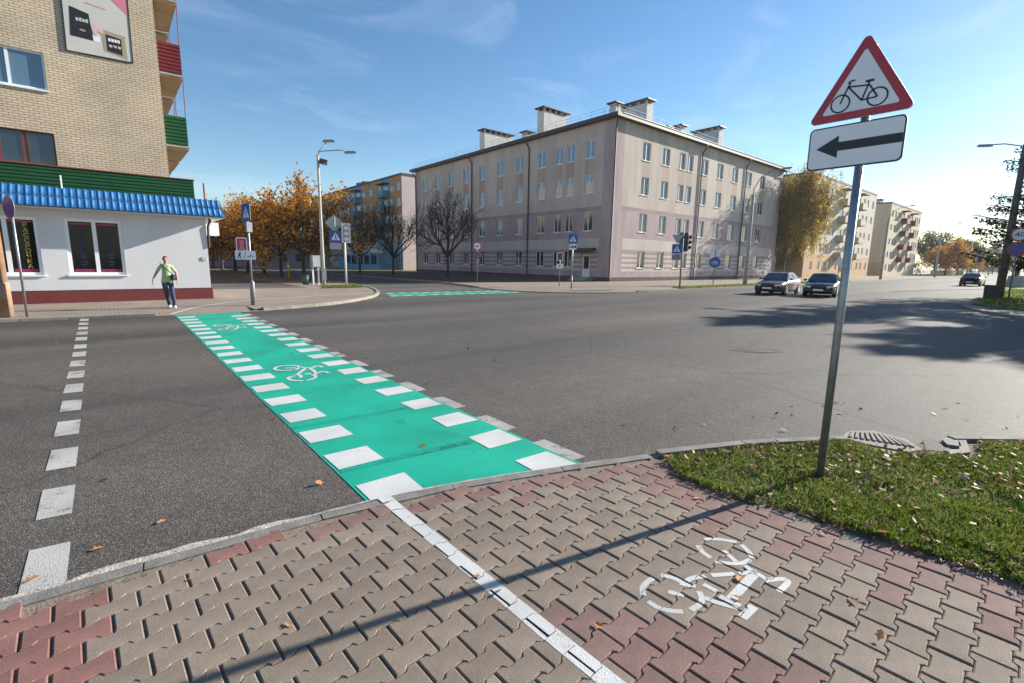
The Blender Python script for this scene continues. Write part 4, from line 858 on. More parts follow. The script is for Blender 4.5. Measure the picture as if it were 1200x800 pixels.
# --- plain apartment blocks further off
def block(name, label, x0, x1, y0, y1, h, face, cols, rows_, wmat, gable, roofm='roof_brown', balc=(), bmat='balcony_tan', band=None, glass='glass', ww=1.25, cap=0.35, pane_sill=True, extra=None):
    """box building; face 'S' (facade along x at y0) or 'W' (along y at x0)"""
    r = empty(name, (0, 0, 0), label=label, cat='building')
    fr = ((x0, y0, 0), (1, 0, 0), (0, -1, 0)) if face == 'S' else ((x0, y0, 0), (0, 1, 0), (-1, 0, 0)); L = (x1-x0) if face == 'S' else (y1-y0); base = x0 if face == 'S' else y0
    ops = [(c-base-ww/2, c-base+ww/2, z0, z1) for c in cols for z0, z1 in rows_ if not any(abs(c-b0) < 1.7 for b0 in balc)]
    for c in balc: ops += [(c-base-1.1, c-base+1.1, z0-.6, z1) for z0, z1 in rows_[1:]]+[(c-base-.6, c-base+.6, *rows_[0])]
    zc = [band] if band else []
    fn = (lambda a, z: wmat[1] if band and z < band else wmat[0]) if extra is None else extra
    wall_grid('wall', fr, (0, L, 0, h), ops, fn, r, 0.14, zcuts=zc, rm=lambda a, z: wmat[0])
    for op in ops: window(fr, op, r, glass, 0.5, 0.12, 0.06, sill=False)
    b = MB(); q = [(x0, y0), (x1, y0), (x1, y1), (x0, y1)]
    for i in range(4):
        if (face == 'S' and i == 0) or (face == 'W' and i == 3): continue
        a, c = q[i], q[(i+1) % 4]
        if band: b.add([(*a, 0), (*c, 0), (*c, band), (*a, band)], [(0, 1, 2, 3)], gable[1]); b.add([(*a, band), (*c, band), (*c, h), (*a, h)], [(0, 1, 2, 3)], gable[0])
        else: b.add([(*a, 0), (*c, 0), (*c, h), (*a, h)], [(0, 1, 2, 3)], gable[0])
    b.build('gable_wall', r)
    b = MB(); b.bx(x0-cap, x1+cap, y0-cap, y1+cap, h+.002, h+.3, roofm); rf = b.build('roof', r)
    for c in balc:
        for i, (z0, z1) in enumerate(rows_[1:]):
            b = MB()
            P = lambda u0, u1, d0, d1, za, zb, m: b.bx(c+u0, c+u1, y0-d1, y0-d0, za, zb, m) if face == 'S' else b.bx(x0-d1, x0-d0, c+u0, c+u1, za, zb, m)
            P(-1.5, 1.5, .002, 1.15, z0-1.0, z0-.85, 'slab'); bal = b.build('balcony', r); b = MB(); P(-1.5, 1.5, 1.1, 1.16, z0-.85, z0+.2, bmat); P(-1.5, -1.44, .002, 1.1, z0-.85, z0+.2, bmat); P(1.44, 1.5, .002, 1.1, z0-.85, z0+.2, bmat); b.build('balustrade', bal)
        b = MB()
        if face == 'S': b.bx(c-1.7, c+1.7, y0-1.3, y0-.002, h-1.0, h-.88, 'eave_brown')
        else: b.bx(x0-1.3, x0-.002, c-1.7, c+1.7, h-1.0, h-.88, 'eave_brown')
        b.build('balcony_canopy', r)
    return r, rf
def roof_box(rf, x0, x1, y0, y1, z0, z1, m='chimney_white', cap=True):
    b = MB(); b.bx(x0, x1, y0, y1, z0, z1, m); b.build('chimney', rf)
    if cap: b = MB(); b.bx(x0-.25, x1+.25, y0-.25, y1+.25, z1+.15, z1+.28, 'plinth_dark'); b.bx(x0+.1, x1-.1, y0+.1, y1-.1, z1, z1+.15, 'plinth_dark'); b.build('chimney_cap', rf)
r4 = [(1.35, 2.75), (4.25, 5.65), (7.25, 8.6), (10.55, 11.9), (13.5, 14.95)]
b4, rf4 = block('apartment_block', 'cream five-storey apartment block with ochre ground floor beyond the yellowing birch', 86.3, 121.6, 30.0, 42.0, 16.3, 'S', [89.4, 92.9, 95.4, 97.8, 113.8, 116.2, 119.5, 105.8], r4, ('cream', 'ochre'), ('cream_grey', 'ochre'), 'roof_brown', (101.6, 110.4), 'balcony_tan', 3.9, ww=1.3, cap=.05)  # greyer gable tone paints in the shade of the end wall
for x in (96, 106.5, 118): roof_box(rf4, x-1, x+1, 33, 34.2, 16.6, 17.5)
r5 = [(1.3, 2.7), (4.2, 5.5), (7.1, 8.4), (10.2, 11.5), (13.1, 14.5)]
b5, rf5 = block('apartment_block', 'peach five-storey apartment block with dark red balconies farther down the road', 133.4, 162.5, 30.0, 42.0, 15.9, 'S', [135.1, 137.9, 140.4, 148.7, 156.6, 158.6, 160.8], r5, ('peach', 'peach'), ('peach', 'ochre'), 'roof_brown', (144.5, 152.7), 'dark_red', 3.0, ww=1.3, cap=.05)
for x in (138, 148, 157): roof_box(rf5, x-1.1, x+1.1, 33, 34.2, 16.2, 17.1)
def ob_fn(a, z):
    y = a+78.0
    if any(c-1.9 < y < c+1.9 for c in (84.4, 97.0)): return 'blue_wall'
    if z < 4.0: return 'blue_wall' if y < 86 else 'cream'
    return 'orange_wall'
ob, rfo = block('apartment_block', 'orange and blue apartment block with pale gable behind the bare trees', 40.0, 52.0, 78.0, 126.0, 16.3, 'W', [79.3, 82.0, 86.9, 91.0, 94.3, 99.6, 102.4, 104.2, 107.0, 110.0, 114, 118, 122], [(1.2, 2.9), (5.0, 6.4), (8.2, 9.6), (11.25, 12.55), (13.9, 15.15)], ('orange_wall', 'orange_wall'), ('gable_pink', 'gable_pink'), 'roof_brown', (84.4, 97.0), 'blue_wall', None, glass='glass_sky', ww=1.5, cap=.12, extra=ob_fn)
for y in (98.0, 100.5): roof_box(rfo, 41.5, 43.5, y-.8, y+.8, 16.5, 17.6, 'plinth_dark', False)
b = MB(); b.bx(36.6, 39.9, 80, 100, 0, 3.0, 'blue_wall'); sh = b.build('shop_annex', ob)
for y in (81.5, 84.5, 87.5, 90.5, 93.5): b = MB(); b.bx(36.57, 36.599, y, y+2.3, 1.0, 2.6, 'glass'); b.build('shop_window', sh)
tw_, rft = block('tower_block', 'pale grey high-rise in the haze at the far right', 700, 716, 60.5, 69, 31.0, 'W', [62.2, 64.7, 67.2], [(2+2.9*i, 3.6+2.9*i) for i in range(9)], ('tower_grey', 'tower_grey'), ('tower_grey', 'tower_grey'), 'tower_grey', glass='glass', ww=1.4)
b = empty('low_building', (0, 0, 0), label='low pale building far down the road beside the tower block', cat='building'); q = MB(); q.bx(520, 560, 40, 56, 0, 9, 'cream_grey'); q.build('wall', b); q = MB(); q.bx(519, 561, 39, 57, 9.002, 9.6, 'roof_metal'); q.build('roof', b)
for i in range(6): q = MB(); q.bx(519.9, 519.995, 41+i*2.5, 42.4+i*2.5, 4.5, 6.3, 'glass'); q.build('window', b)
eb = empty('low_building', (0, 0, 0), label='low brown building closing the side street behind the lindens', cat='building'); q = MB(); q.bx(-12, 36, 112, 122, 0, 6.5, 'mauve_dark'); q.build('wall', eb); q = MB(); q.bx(-12.3, 36.3, 111.7, 122.3, 6.502, 6.9, 'roof_brown'); q.build('roof', eb)
for i in range(14):
    for z in (1.2, 4.2): q = MB(); q.bx(-10+i*3.2, -8.6+i*3.2, 111.9, 111.995, z, z+1.5, 'glass'); q.build('window', eb)
# low concrete fence along the far blocks
def fence(name, label, pts, h, m, post='pole_concrete', step=2.5):
    f = empty(name, (*pts[0], 0), label=label, cat='fence'); S = resample(pts, step)
    for a, c in zip(S, S[1:]):
        L = math.hypot(c[0]-a[0], c[1]-a[1]); an = math.atan2(c[1]-a[1], c[0]-a[0]); o = pts[0]
        b = MB(); b.box(((a[0]+c[0])/2-o[0], (a[1]+c[1])/2-o[1], h/2+.1), (L-.12, .06, h), m, an); b.build('panel', f)
        b = MB(); b.box((a[0]-o[0], a[1]-o[1], h/2+.1), (.12, .12, h+.2), post, an); b.build('post', f)
fence('fence', 'low ochre fence along the pavement beyond the apartment blocks', [(163, 26.5), (215, 26.8)], 1.3, 'ochre', step=3.2)

# ------------------------------------------------------------------ trees
def limb(V, F, a, b, r0, r1, n=5):
    a, b = np.array(a, float), np.array(b, float); t = b-a; L = np.linalg.norm(t)
    if L < 1e-6: return
    t /= L; ref = np.array([1, 0, 0]) if abs(t[0]) < .8 else np.array([0, 1, 0]); u = np.cross(t, ref); u /= np.linalg.norm(u); v = np.cross(t, u); k = len(V)
    for p, r in ((a, r0), (b, r1)):
        for j in range(n): q = 2*math.pi*j/n; V.append(p+(u*math.cos(q)+v*math.sin(q))*r)
    for j in range(n): F.append((k+j, k+(j+1) % n, k+n+(j+1) % n, k+n+j))
def skeleton(rg, h, trunk_h, r, spread, lv=4, kids=(5, 4, 4, 3), up=0.5, gn=0.0):
    """limbs and twig ends of a broadleaf tree"""
    V, F, tips = [], [], []
    p = np.zeros(3); segs = 4
    lean = rg.normal(0, .025, 2)
    for i in range(segs):
        q = np.array([lean[0]*(i+1)*trunk_h/4, lean[1]*(i+1)*trunk_h/4, trunk_h*(i+1)/segs]); limb(V, F, p, q, r*(1.25 if i == 0 else 1-.09*i), r*(1-.09*(i+1)), 8); p = q
    def grow(p, d, L, rad, lev):
        n = 2 if lev < 3 else 1; a = p
        for i in range(n):
            d2 = d+rg.normal(0, .12, 3); d2 /= np.linalg.norm(d2); b = a+d2*L/n; limb(V, F, a, b, rad*(1-.3*i/n), rad*(1-.3*(i+1)/n), 6 if lev < 2 else 4 if lev < 3 else 3)
            if lev >= 2: tips.append((b, d2, lev))
            a = b
        if lev >= lv: tips.append((a, d2, lev)); return
        for k in range(kids[min(lev, len(kids)-1)]):
            nd = d2*.75+rg.normal(0, spread, 3)+np.array([0, 0, up*.35]); nd[2] -= gn*lev; nd /= np.linalg.norm(nd)
            grow(a if k < 2 else a-d2*L*rg.uniform(0, .6), nd, L*rg.uniform(.58, .78), rad*.62, lev+1)
    rem = h-trunk_h
    for k in range(kids[0]):
        an = 2*math.pi*k/kids[0]+rg.uniform(-.4, .4); nd = np.array([math.cos(an)*.75, math.sin(an)*.75, rg.uniform(.45, 1.0)]); nd /= np.linalg.norm(nd)
        grow(p*np.array([1, 1, rg.uniform(.82, 1.0)]), nd, rem*rg.uniform(.34, .44), r*.55, 1)
    grow(p, np.array([0, 0, 1.0]), rem*.42, r*.7, 1)
    return V, F, tips
def leaves(rg, centers, per, jit, size, flat=0.6, sq=1.0):
    """leaf quads strewn round the given points"""
    C = np.repeat(np.asarray(centers), per, axis=0)+rg.normal(0, jit, (len(centers)*per, 3))*np.array([1, 1, sq]); n = len(C)
    N = rg.normal(0, 1, (n, 3)); N[:, 2] += flat; N /= np.linalg.norm(N, axis=1)[:, None]
    A = np.cross(N, rg.normal(0, 1, (n, 3))); A /= np.linalg.norm(A, axis=1)[:, None]; B = np.cross(N, A)
    s = size*rg.uniform(.6, 1.3, (n, 1)); A = A*s; B = B*s*.62
    V = np.stack([C-A, C-B*.9+A*.1, C+A, C+B*.9+A*.1], 1).reshape(-1, 3); F = np.arange(4*n).reshape(-1, 4); return V, F
TREES = {}
def tree_variant(kind, seed):
    rg = np.random.default_rng(seed)
    if kind == 'linden': V, F, T = skeleton(rg, 8.6, 2.3, .17, .55, 4, (6, 4, 4, 3), .6)
    elif kind == 'bare': V, F, T = skeleton(rg, 8.4, 2.2, .17, .50, 5, (7, 4, 4, 3, 2), 1.0)
    elif kind == 'birch': V, F, T = skeleton(rg, 16.5, 3.4, .24, .36, 5, (8, 4, 4, 3, 2), .35, .09)
    elif kind == 'round': V, F, T = skeleton(rg, 10.5, 2.6, .22, .6, 4, (6, 4, 4, 3), .5)
    V = np.array(V); trunk = raw_mesh('trunk', V, F, ['bark' if kind != 'birch' else 'bark_grey'])
    pts = np.array([t[0] for t in T])
    if kind == 'linden':
        z = pts[:, 2]; keep = rg.random(len(pts)) < np.clip(1.55-(z-4.2)/4.0, .22, 1); lv, lf = leaves(rg, pts[keep], 5, .30, .15)
    elif kind == 'bare': keep = rg.random(len(pts)) < .03; lv, lf = leaves(rg, pts[keep], 2, .15, .08)
    elif kind == 'birch':
        P2 = []
        for p in pts:
            for k in range(4): P2.append(p+np.array([rg.normal(0, .22), rg.normal(0, .22), -rg.uniform(0, 1.7)]))
        P2 = np.array(P2); P2 = P2[P2[:, 2] > 1.2]; lv, lf = leaves(rg, P2, 5, .22, .17, 0, 1.4)
    else: lv, lf = leaves(rg, pts, 9, .38, .20)
    return trunk, (lv, lf)
def get_tree(kind, seed, leafm):
    k = (kind, seed)
    if k not in TREES: TREES[k] = tree_variant(kind, seed)
    tm, lf = TREES[k]
    k2 = (kind, seed, leafm)
    if k2 not in TREES: TREES[k2] = raw_mesh('crown', lf[0], lf[1], [leafm])
    return tm, TREES[k2]
def tree(name, label, x, y, kind, seed, leafm, s=1.0, rz=0.0, group=None, z=0.07, sz=None):
    t = empty(name, (x, y, z), rz, label=label, cat='tree', group=group); t.scale = (s, s, sz or s)
    tm, cm = get_tree(kind, seed, leafm); link('trunk', tm, t); link('crown', cm, t); return t
LT = [(12.5, 42.2, 11, 'leaf_orange', 1.0, 'tall orange-leaved linden nearest the street lamp, its top twigs bare'),
      (12.3, 48.3, 12, 'leaf_orange', 1.0, 'second orange-leaved linden of the row behind the street lamp'),
      (12.4, 55.0, 13, 'leaf_orange', .98, 'third orange-leaved linden of the row behind the street lamp'),
      (12.3, 62.5, 11, 'leaf_orange', 1.02, 'fourth orange-leaved linden of the row behind the street lamp'),
      (12.4, 70.0, 12, 'leaf_dull', 1.05, 'fifth linden of the street row, its leaves duller brown'),
      (12.2, 78.0, 13, 'leaf_dull', 1.05, 'sixth linden of the street row with brownish leaves'),
      (12.4, 87.0, 11, 'leaf_dull', 1.1, 'farthest linden of the street row, brownish and small'),
      (7.5, 58.0, 13, 'leaf_orange', .92, 'orange linden left of the street row, in front of the far one by the shop'),
      (7.2, 68.0, 12, 'leaf_dull', .95, 'brownish linden nearest the shop wall, low behind the crossing sign'),
      (20.8, 66.0, 12, 'leaf_orange', .85, 'small orange tree across the side street behind the traffic light')]
for i, (x, y, sd_, lm, s, lb) in enumerate(LT): tree('linden_tree', lb, x, y, 'linden', sd_, lm, s*1.0, i*1.7, 'autumn lindens along the side street')
for i, (x, y, sd_, s, lb) in enumerate(((27.4, 43.4, 21, 1.06, 'bare dark tree in front of the mauve building wall'), (24.7, 50.7, 22, 1.0, 'bare dark tree in front of the pale gable'), (23.0, 56.0, 21, .95, 'bare dark tree in front of the orange block, left of the pale gable'))):
    tree('bare_tree', lb, x, y, 'bare', sd_, 'leaf_dull', s*.84, i*2.1, 'bare trees along the side street', sz=s*1.04)
tree('birch_tree', 'tall yellow-green birch between the mauve building and the cream apartment block', 80.4, 30.6, 'birch', 31, 'leaf_birch', .62, .4, sz=1.1)
FT = [(172, 25, 'leaf_orange', .95, 'rust-orange tree at the end of the peach apartment block'), (182, 29, 'leaf_green', 1.25, 'dark green tall tree behind the rust-orange tree'), (190, 25, 'leaf_orange', .8, 'small orange tree in front of the green trees down the road'), (203, 27, 'leaf_green', 1.1, 'green tree right of the small orange tree down the road'),
      (222, 26, 'leaf_dull', 1.05, 'brownish tree at the right end of the roadside tree group'), (250, 27, 'leaf_dull', .9, 'thin brownish tree beyond the roadside tree group'), (300, 28, 'leaf_green', 1.0, 'first small green tree near the end of the road'), (345, 30, 'leaf_dull', 1.0, 'small brownish tree near the end of the road'), (400, 34, 'leaf_green', 1.2, 'farthest green tree left of the tower block'), (460, 40, 'leaf_green', 1.4, 'distant green tree at the foot of the tower block')]
for i, (x, y, lm, s, lb) in enumerate(FT): tree('roadside_tree', lb, x, y, 'round', 41+i % 2, lm, s, i*1.3, 'trees down the main road')
b = MB()
def wood(name, label, x0, x1, y0, y1, n, h, seed, lm):
    rg = np.random.default_rng(seed); P = np.stack([rg.uniform(x0, x1, n), rg.uniform(y0, y1, n), np.zeros(n)], 1); P[:, 2] = h*(.25+.75*rg.random(n)**.6)*(0.75+.35*np.sin(P[:, 0]*.09+P[:, 1]*.13)); V, F = leaves(rg, P, 5, 1.1, .75)
    V[:, 2] = np.maximum(V[:, 2], .1); tag(link(name, raw_mesh(name, V, F, [lm])), label, 'trees', kind='stuff')
wood('distant_wood', 'hazy line of trees closing the far end of the road', 560, 660, -60, 100, 1800, 14, 5, 'leaf_green')
wood('distant_wood', 'dim brownish trees beyond the lindens at the end of the side street', -30, 40, 128, 150, 1500, 11, 6, 'leaf_dull')

def spruce(name, label, x, y, h, rmax, seed):
    rg = np.random.default_rng(seed); t = empty(name, (x, y, .1), label=label, cat='tree', group='spruces on the right-hand lawn'); V, F = [], []
    limb(V, F, (0, 0, 0), (0, 0, h*.5), .22, .14, 8); limb(V, F, (0, 0, h*.5), (0, 0, h), .14, .02, 8); C = []
    z = 2.0
    while z < h-.25:
        r = rmax*math.sqrt(max(0.02, 1-((z-1.5)/(h-1.3))**1.7))
        for k in range(6):
            an = rg.uniform(0, 6.283); L = r*rg.uniform(.6, 1.1); pts = []
            for s in np.linspace(0, 1, 6): pts.append(np.array([math.cos(an)*L*s, math.sin(an)*L*s, z-.10*L*s*2+.28*L*s*s]))
            for a, c in zip(pts, pts[1:]): limb(V, F, a, c, .035, .022, 4)
            side = np.array([-math.sin(an), math.cos(an), 0])
            for s in np.linspace(.22, 1, 12):
                c = np.array([math.cos(an)*L*s, math.sin(an)*L*s, z-.10*L*s*2+.28*L*s*s]); w = .30*L*(1.1-s)+.12
                for q in np.linspace(-1, 1, 5): C.append(c+side*q*w+np.array([0, 0, -.12*abs(q)-rg.uniform(0, .12)]))
        z += rg.uniform(.30, .42)
    C = np.array(C); lv, lf = leaves(rg, C, 3, .10, .095, .2)
    link('trunk', raw_mesh('trunk', np.array(V), F, ['bark']), t); link('crown', raw_mesh('crown', lv, lf, ['needle']), t)
spruce('spruce_tree', 'dark spruce reaching into the picture at the right edge', 44.5, 0.9, 12.3, 4.9, 51)
spruce('spruce_tree', 'second dark spruce just outside the right edge that shades the road', 38.0, -2.6, 10.4, 3.9, 52)
spruce('spruce_tree', 'third dark spruce farther out to the right on the lawn', 36.0, -5.4, 9.9, 3.8, 53)

# ------------------------------------------------------------------ signs, lamps, signals
def pole(parent, h, r=0.03, m='steel', r1=None, n=14, name='pole', z0=-0.02):
    b = MB(); b.tube([(0, 0, z0), (0, 0, h)], [r, r1 or r], m, n); return b.build(name, parent, True)
def facing(dx, dy):
    """frame of a plate that faces (dx,dy); u runs to the viewer's right"""
    L = math.hypot(dx, dy); n = Vector((dx/L, dy/L, 0)); return Vector((-n.y, n.x, 0)), n
def plate_obj(name, parent, poly, c, u, n, m, t=0.006, d=0.0, back=None):
    b = MB(); b.plate(poly, t, (c, u, n), m, d)
    return b.build(name, parent)
def layer(name, parent, polys, c, u, n, m, d, t=0.0015):
    b = MB()
    for q in polys: b.plate(q, t, (c, u, n), m, d)
    return b.build(name, parent)
def lerp2(poly, s, o=(0, 0)): return [(x*s+o[0], y*s+o[1]) for x, y in poly]
def strokes(pts, w): return [bar(a, b, w) for a, b in zip(pts, pts[1:])]
def ring2(c, r, w, n=28): return ring_polys(c, r-w/2, r+w/2, 0, 360, n=n)
def outline(poly, inner):
    n = len(poly); return [[poly[i], poly[(i+1) % n], inner[(i+1) % n], inner[i]] for i in range(n)]
# the near cycle sign
near = empty('road_sign', (4.54, 1.262, 0.02), label='tall warning sign with a red triangle and bicycle above an arrow plate on the grass', cat='road sign')
pole(near, 2.98, 0.03, 'steel'); u, n = facing(-1, 0); C = Vector((-0.036, 0, 0))
b = MB(); b.tube([(0, 0, 2.96), (0, 0, 3.42)], .022, 'steel', 10); b.build('pole_top', near)
ct_ = C+Vector((0, 0.036, 3.112)); T = rtri(0.70, 0.032, 6)
tp = plate_obj('triangle_plate', near, T, ct_, u, n, 'sign_back', 0.012, -0.006); Ti = lerp2(rtri(0.70, 0.032, 6), 0.985)
layer('red_border', tp, [Ti], ct_, u, n, 'sign_red', 0.0065); layer('white_field', tp, [rtri(0.505, 0.012, 4)], ct_, u, n, 'sign_white', 0.0085)
w = 0.0112; L = lambda y, z: (-(y-1.297)+0.0, z-3.112-.02)
rw_, fw_ = L(1.19, 3.056), L(1.428, 3.056)
bk = ring2(rw_, .062, w)+ring2(fw_, .062, w)
pt = {'head': L(1.386, 3.168), 'bb': L(1.288, 3.052), 'seat': L(1.247, 3.15), 'seat_top': L(1.250, 3.178)}
bk += [bar(fw_, pt['head'], w), bar(pt['head'], pt['bb'], w), bar(pt['head'], pt['seat'], w), bar(pt['seat_top'], pt['bb'], w), bar(pt['bb'], rw_, w), bar(pt['seat'], rw_, w), bar(L(1.276, 3.180), L(1.222, 3.180), .018), bar(pt['head'], L(1.372, 3.196), w)]+strokes([L(1.388, 3.192), L(1.38, 3.206), L(1.345, 3.208)], w)
layer('bicycle_picture', tp, bk, ct_, u, n, 'sign_black', 0.0105)
cp = C+Vector((0, 0.044, 2.716)); Rr_ = rrect(.63, .325, .038); ap = plate_obj('arrow_plate', near, Rr_, cp, u, n, 'sign_back', 0.012, -0.006)
layer('black_border', ap, [lerp2(Rr_, .992)], cp, u, n, 'sign_black', .0065); layer('white_field', ap, [rrect(.607, .302, .030)], cp, u, n, 'sign_white', .0085)
layer('arrow', ap, [[(-.254, 0), (-.104, .083), (-.104, -.083)], [(-.106, .035), (.303, .035), (.303, -.031), (-.106, -.031)]], cp, u, n, 'sign_black', .0105)
for z in (2.66, 2.77, 3.02): b = MB(); b.box((-.012, 0, z), (.06, .085, .03), 'steel'); b.build('clamp', near)

def square_sign(parent, c, u, n, s, bottom=True):
    """pedestrian crossing square: blue, white triangle, walking figure"""
    p = plate_obj('crossing_plate', parent, rrect(s, s, s*.05, 3), c, u, n, 'sign_back', .012, -.006); layer('blue_field', p, [rrect(s*.985, s*.985, s*.05, 3)], c, u, n, 'sign_blue', .0065)
    layer('white_triangle', p, [[(0, s*.34), (-s*.38, -s*.32), (s*.38, -s*.32)]], c, u, n, 'sign_white', .009)
    f = [bar((-.01*s, .10*s), (.01*s, -.08*s), .085*s), bar((.01*s, -.08*s), (.10*s, -.28*s), .05*s), bar((.0, -.08*s), (-.10*s, -.28*s), .05*s), bar((0, .06*s), (.10*s, -.06*s), .035*s), bar((0, .06*s), (-.09*s, -.03*s), .035*s), circ(.045*s, 8, (0, .17*s))]
    layer('walking_figure', p, f+[bar((-.30*s+i*.15*s, -.30*s), (-.22*s+i*.15*s, -.30*s), .03*s) for i in range(5)], c, u, n, 'sign_black', .0115); return p
def plain_plate(parent, name, poly, c, u, n, m): return plate_obj(name, parent, poly, c, u, n, m, .01, -.005)
# crossing sign by the far end of the green strip
s1 = empty('road_sign', (4.01, 19.8, .07), label='pedestrian crossing sign with a red poster and a white plate on a grey post', cat='road sign')
pole(s1, 3.65, .034, 'steel'); b = MB(); b.tube([(0, 0, -.02), (0, 0, .82), (0, 0, .90)], [.085, .085, .05], 'steel_dull', 14); b.build('post_sleeve', s1, True)
u, n = facing(-.975, -.22); square_sign(s1, Vector((-.04, -.05, 3.34)), u, n, .62)
b = MB(); b.box((.0, -.06, 2.82), (.20, .16, .34), 'steel_dull', .3); b.build('control_box', s1)
u, n = facing(-.20, -1); c = Vector((-.26, -.06, 2.20)); p = plain_plate(s1, 'poster_plate', rrect(.36, .50, .02), c, u, n, 'sign_white'); layer('poster_picture', p, [rrect(.29, .42, .02)], c, u, n, 'poster_red', .0065); layer('poster_figure', p, [[(-.05, .15), (.05, .16), (.08, .04), (.04, -.08), (.11, -.19), (-.10, -.19), (-.04, -.05), (-.08, .06)]], c, u, n, 'poster_pink', .0085)
c = Vector((-.16, -.06, 1.82)); p = plain_plate(s1, 'direction_plate', rrect(.66, .32, .03), c, u, n, 'sign_white')
layer('walker_picture', p, [circ(.028, 8, (-.17, .10)), bar((-.18, .07), (-.19, -.01), .05), bar((-.19, 0), (-.13, -.12), .03), bar((-.19, 0), (-.26, -.11), .03), bar((-.18, .05), (-.11, .02), .022), bar((-.18, .05), (-.25, .0), .022), bar((-.06, -.12), (.02, .12), .018)]+[bar((.07+i*.07, -.06), (.11+i*.07, -.02+.05*(i % 2)), .03) for i in range(3)], c, u, n, 'sign_black', .0065)
# no-stopping sign by the shop
s2 = empty('road_sign', (-1.88, 18.86, .07), label='round red and blue no stopping sign on a thin post before the shop', cat='road sign'); pole(s2, 3.2, .03, 'steel')
def round_sign(parent, c, u, n, r, field, ringm='sign_red', xs=0):
    p = plain_plate(parent, 'round_plate', circ(r, 32), c, u, n, 'sign_back'); layer('ring', p, [circ(r*.985, 32)], c, u, n, ringm, .0065); layer('field', p, [circ(r*.80, 32)], c, u, n, field, .0085)
    d = r*.60
    if xs: layer('red_cross', p, [bar((-d, d), (d, -d), r*.2)]+([bar((-d, -d), (-r*.08, -r*.08), r*.2), bar((r*.08, r*.08), (d, d), r*.2)] if xs == 2 else []), c, u, n, 'sign_red', .0105)
    return p
u, n = facing(-.85, -.42); round_sign(s2, Vector((-.04, -.02, 2.97)), u, n, .31, 'sign_blue', xs=2)
# rusty post at the left frame edge
rp_ = empty('utility_pole', (-2.32, 19.1, .07), label='thick rusty brown pole at the left edge before the shop', cat='pole')
b = MB(); b.tube([(0, 0, -.02), (0, 0, 7.5)], [.15, .11], 'pole_rust', 14); b.build('shaft', rp_, True); b = MB(); b.tube([(0, 0, -.02), (0, 0, .9), (0, 0, .95)], [.17, .17, .15], 'pole_rust', 14); b.build('sleeve', rp_, True)
# lamps
def lamp_head(parent, p, d, m='steel_dull'):
    d = Vector((d[0], d[1], 0)).normalized(); a = math.atan2(d.y, d.x); b = MB(); b.box(p, (.75, .24, .12), m, a, 0, -.1, .8); h = b.build('lamp_head', parent); b = MB(); q = Vector(p)-Vector((0, 0, .075)); b.box(q, (.5, .18, .04), 'headlight', a, 0, -.1); b.build('lamp_glass', h)
lp = empty('street_lamp', (11.24, 33.65, .08), label='tall concrete street lamp with two arms beside the traffic light', cat='street lamp')
b = MB(); b.tube([(0, 0, -.03), (0, 0, 1.9), (0, 0, 8.5)], [.14, .115, .075], 'pole_concrete', 12); b.build('shaft', lp, True)
b = MB(); b.tube([(0, 0, 8.2), (.06, -.05, 8.7), (1.3, -.5, 8.9), (1.75, -.65, 8.85)], .032, 'steel_dull', 8); b.build('arm', lp, True); lamp_head(lp, (1.9, -.72, 8.82), (1, -.35))
b = MB(); b.tube([(0, 0, 8.2), (.08, -.06, 8.7), (.55, -.2, 9.35)], .032, 'steel_dull', 8); b.build('arm', lp, True); lamp_head(lp, (.66, -.24, 9.42), (1, -.3))
b = MB(); b.box((.28, -.2, 8.05), (.4, .3, .34), 'plastic_black', .4, .3); b.build('floodlight', lp); b = MB(); b.tube([(.25, -.25, 4.4), (.42, -.25, 4.5), (.5, -.25, 4.25), (.35, -.25, 4.1), (.25, -.25, 4.3)], .02, 'plastic_black', 6); b.build('cable_loop', lp)
for z in (3.4, 3.6): b = MB(); b.tube([(0, 0, z), (0, 0, z+.06)], .12, 'steel', 12); b.build('band', lp)
b = MB(); b.bx(-.14, .14, -.2, -.13, .3, 1.1, 'steel_dull'); b.build('access_cover', lp)
# traffic light seen from its side of the junction
tl = empty('traffic_light', (11.82, 31.05, .08), label='white three-lens traffic light on a white post at the grassy corner', cat='traffic light')
pole(tl, 3.9, .06, 'white_paint', n=12); u, n = facing(-.25, -1); c = Vector((.06, -.12, 3.38)); p = plate_obj('backboard', tl, rrect(.54, 1.22, .06), c, u, n, 'white_paint', .02)
b = MB(); b.box(c+Vector((0, .12, 0)), (.36, .2, 1.1), 'steel_dull', .2); b.build('housing', tl); layer('inner_panel', p, [rrect(.40, 1.08, .05)], c, u, n, 'sign_back', .0205)
for dz in (-.34, 0, .34):
    b = MB(); b.disc(c+Vector((0, 0, dz))+n*.023, n, .145, .02, 'pvc', 20); ln = b.build('lens', tl); b = MB()
    for a0 in range(20, 160, 20): a1 = a0+20; b.add([c+Vector((0, 0, dz))+u*(.15*math.cos(R_(a)))+Vector((0, 0, .15*math.sin(R_(a))))+n*d for a, d in ((a0, .04), (a1, .04), (a1, .2), (a0, .2))], [(0, 1, 2, 3)], 'plastic_black')
    b.build('visor', ln)
s3 = empty('road_sign', (11.20, 31.2, .08), label='grey diamond sign back above a blue crossing sign left of the white traffic light', cat='road sign')
b = MB(); b.tube([(.1, .05, 2.45), (.1, .05, 4.35)], .028, 'steel', 8); b.build('bracket', s3); b = MB(); b.tube([(.1, .05, 3.0), (.62, -.12, 3.0)], .025, 'steel', 8); b.tube([(.1, .05, 3.75), (.62, -.12, 3.75)], .025, 'steel', 8); b.build('cross_arm', s3)
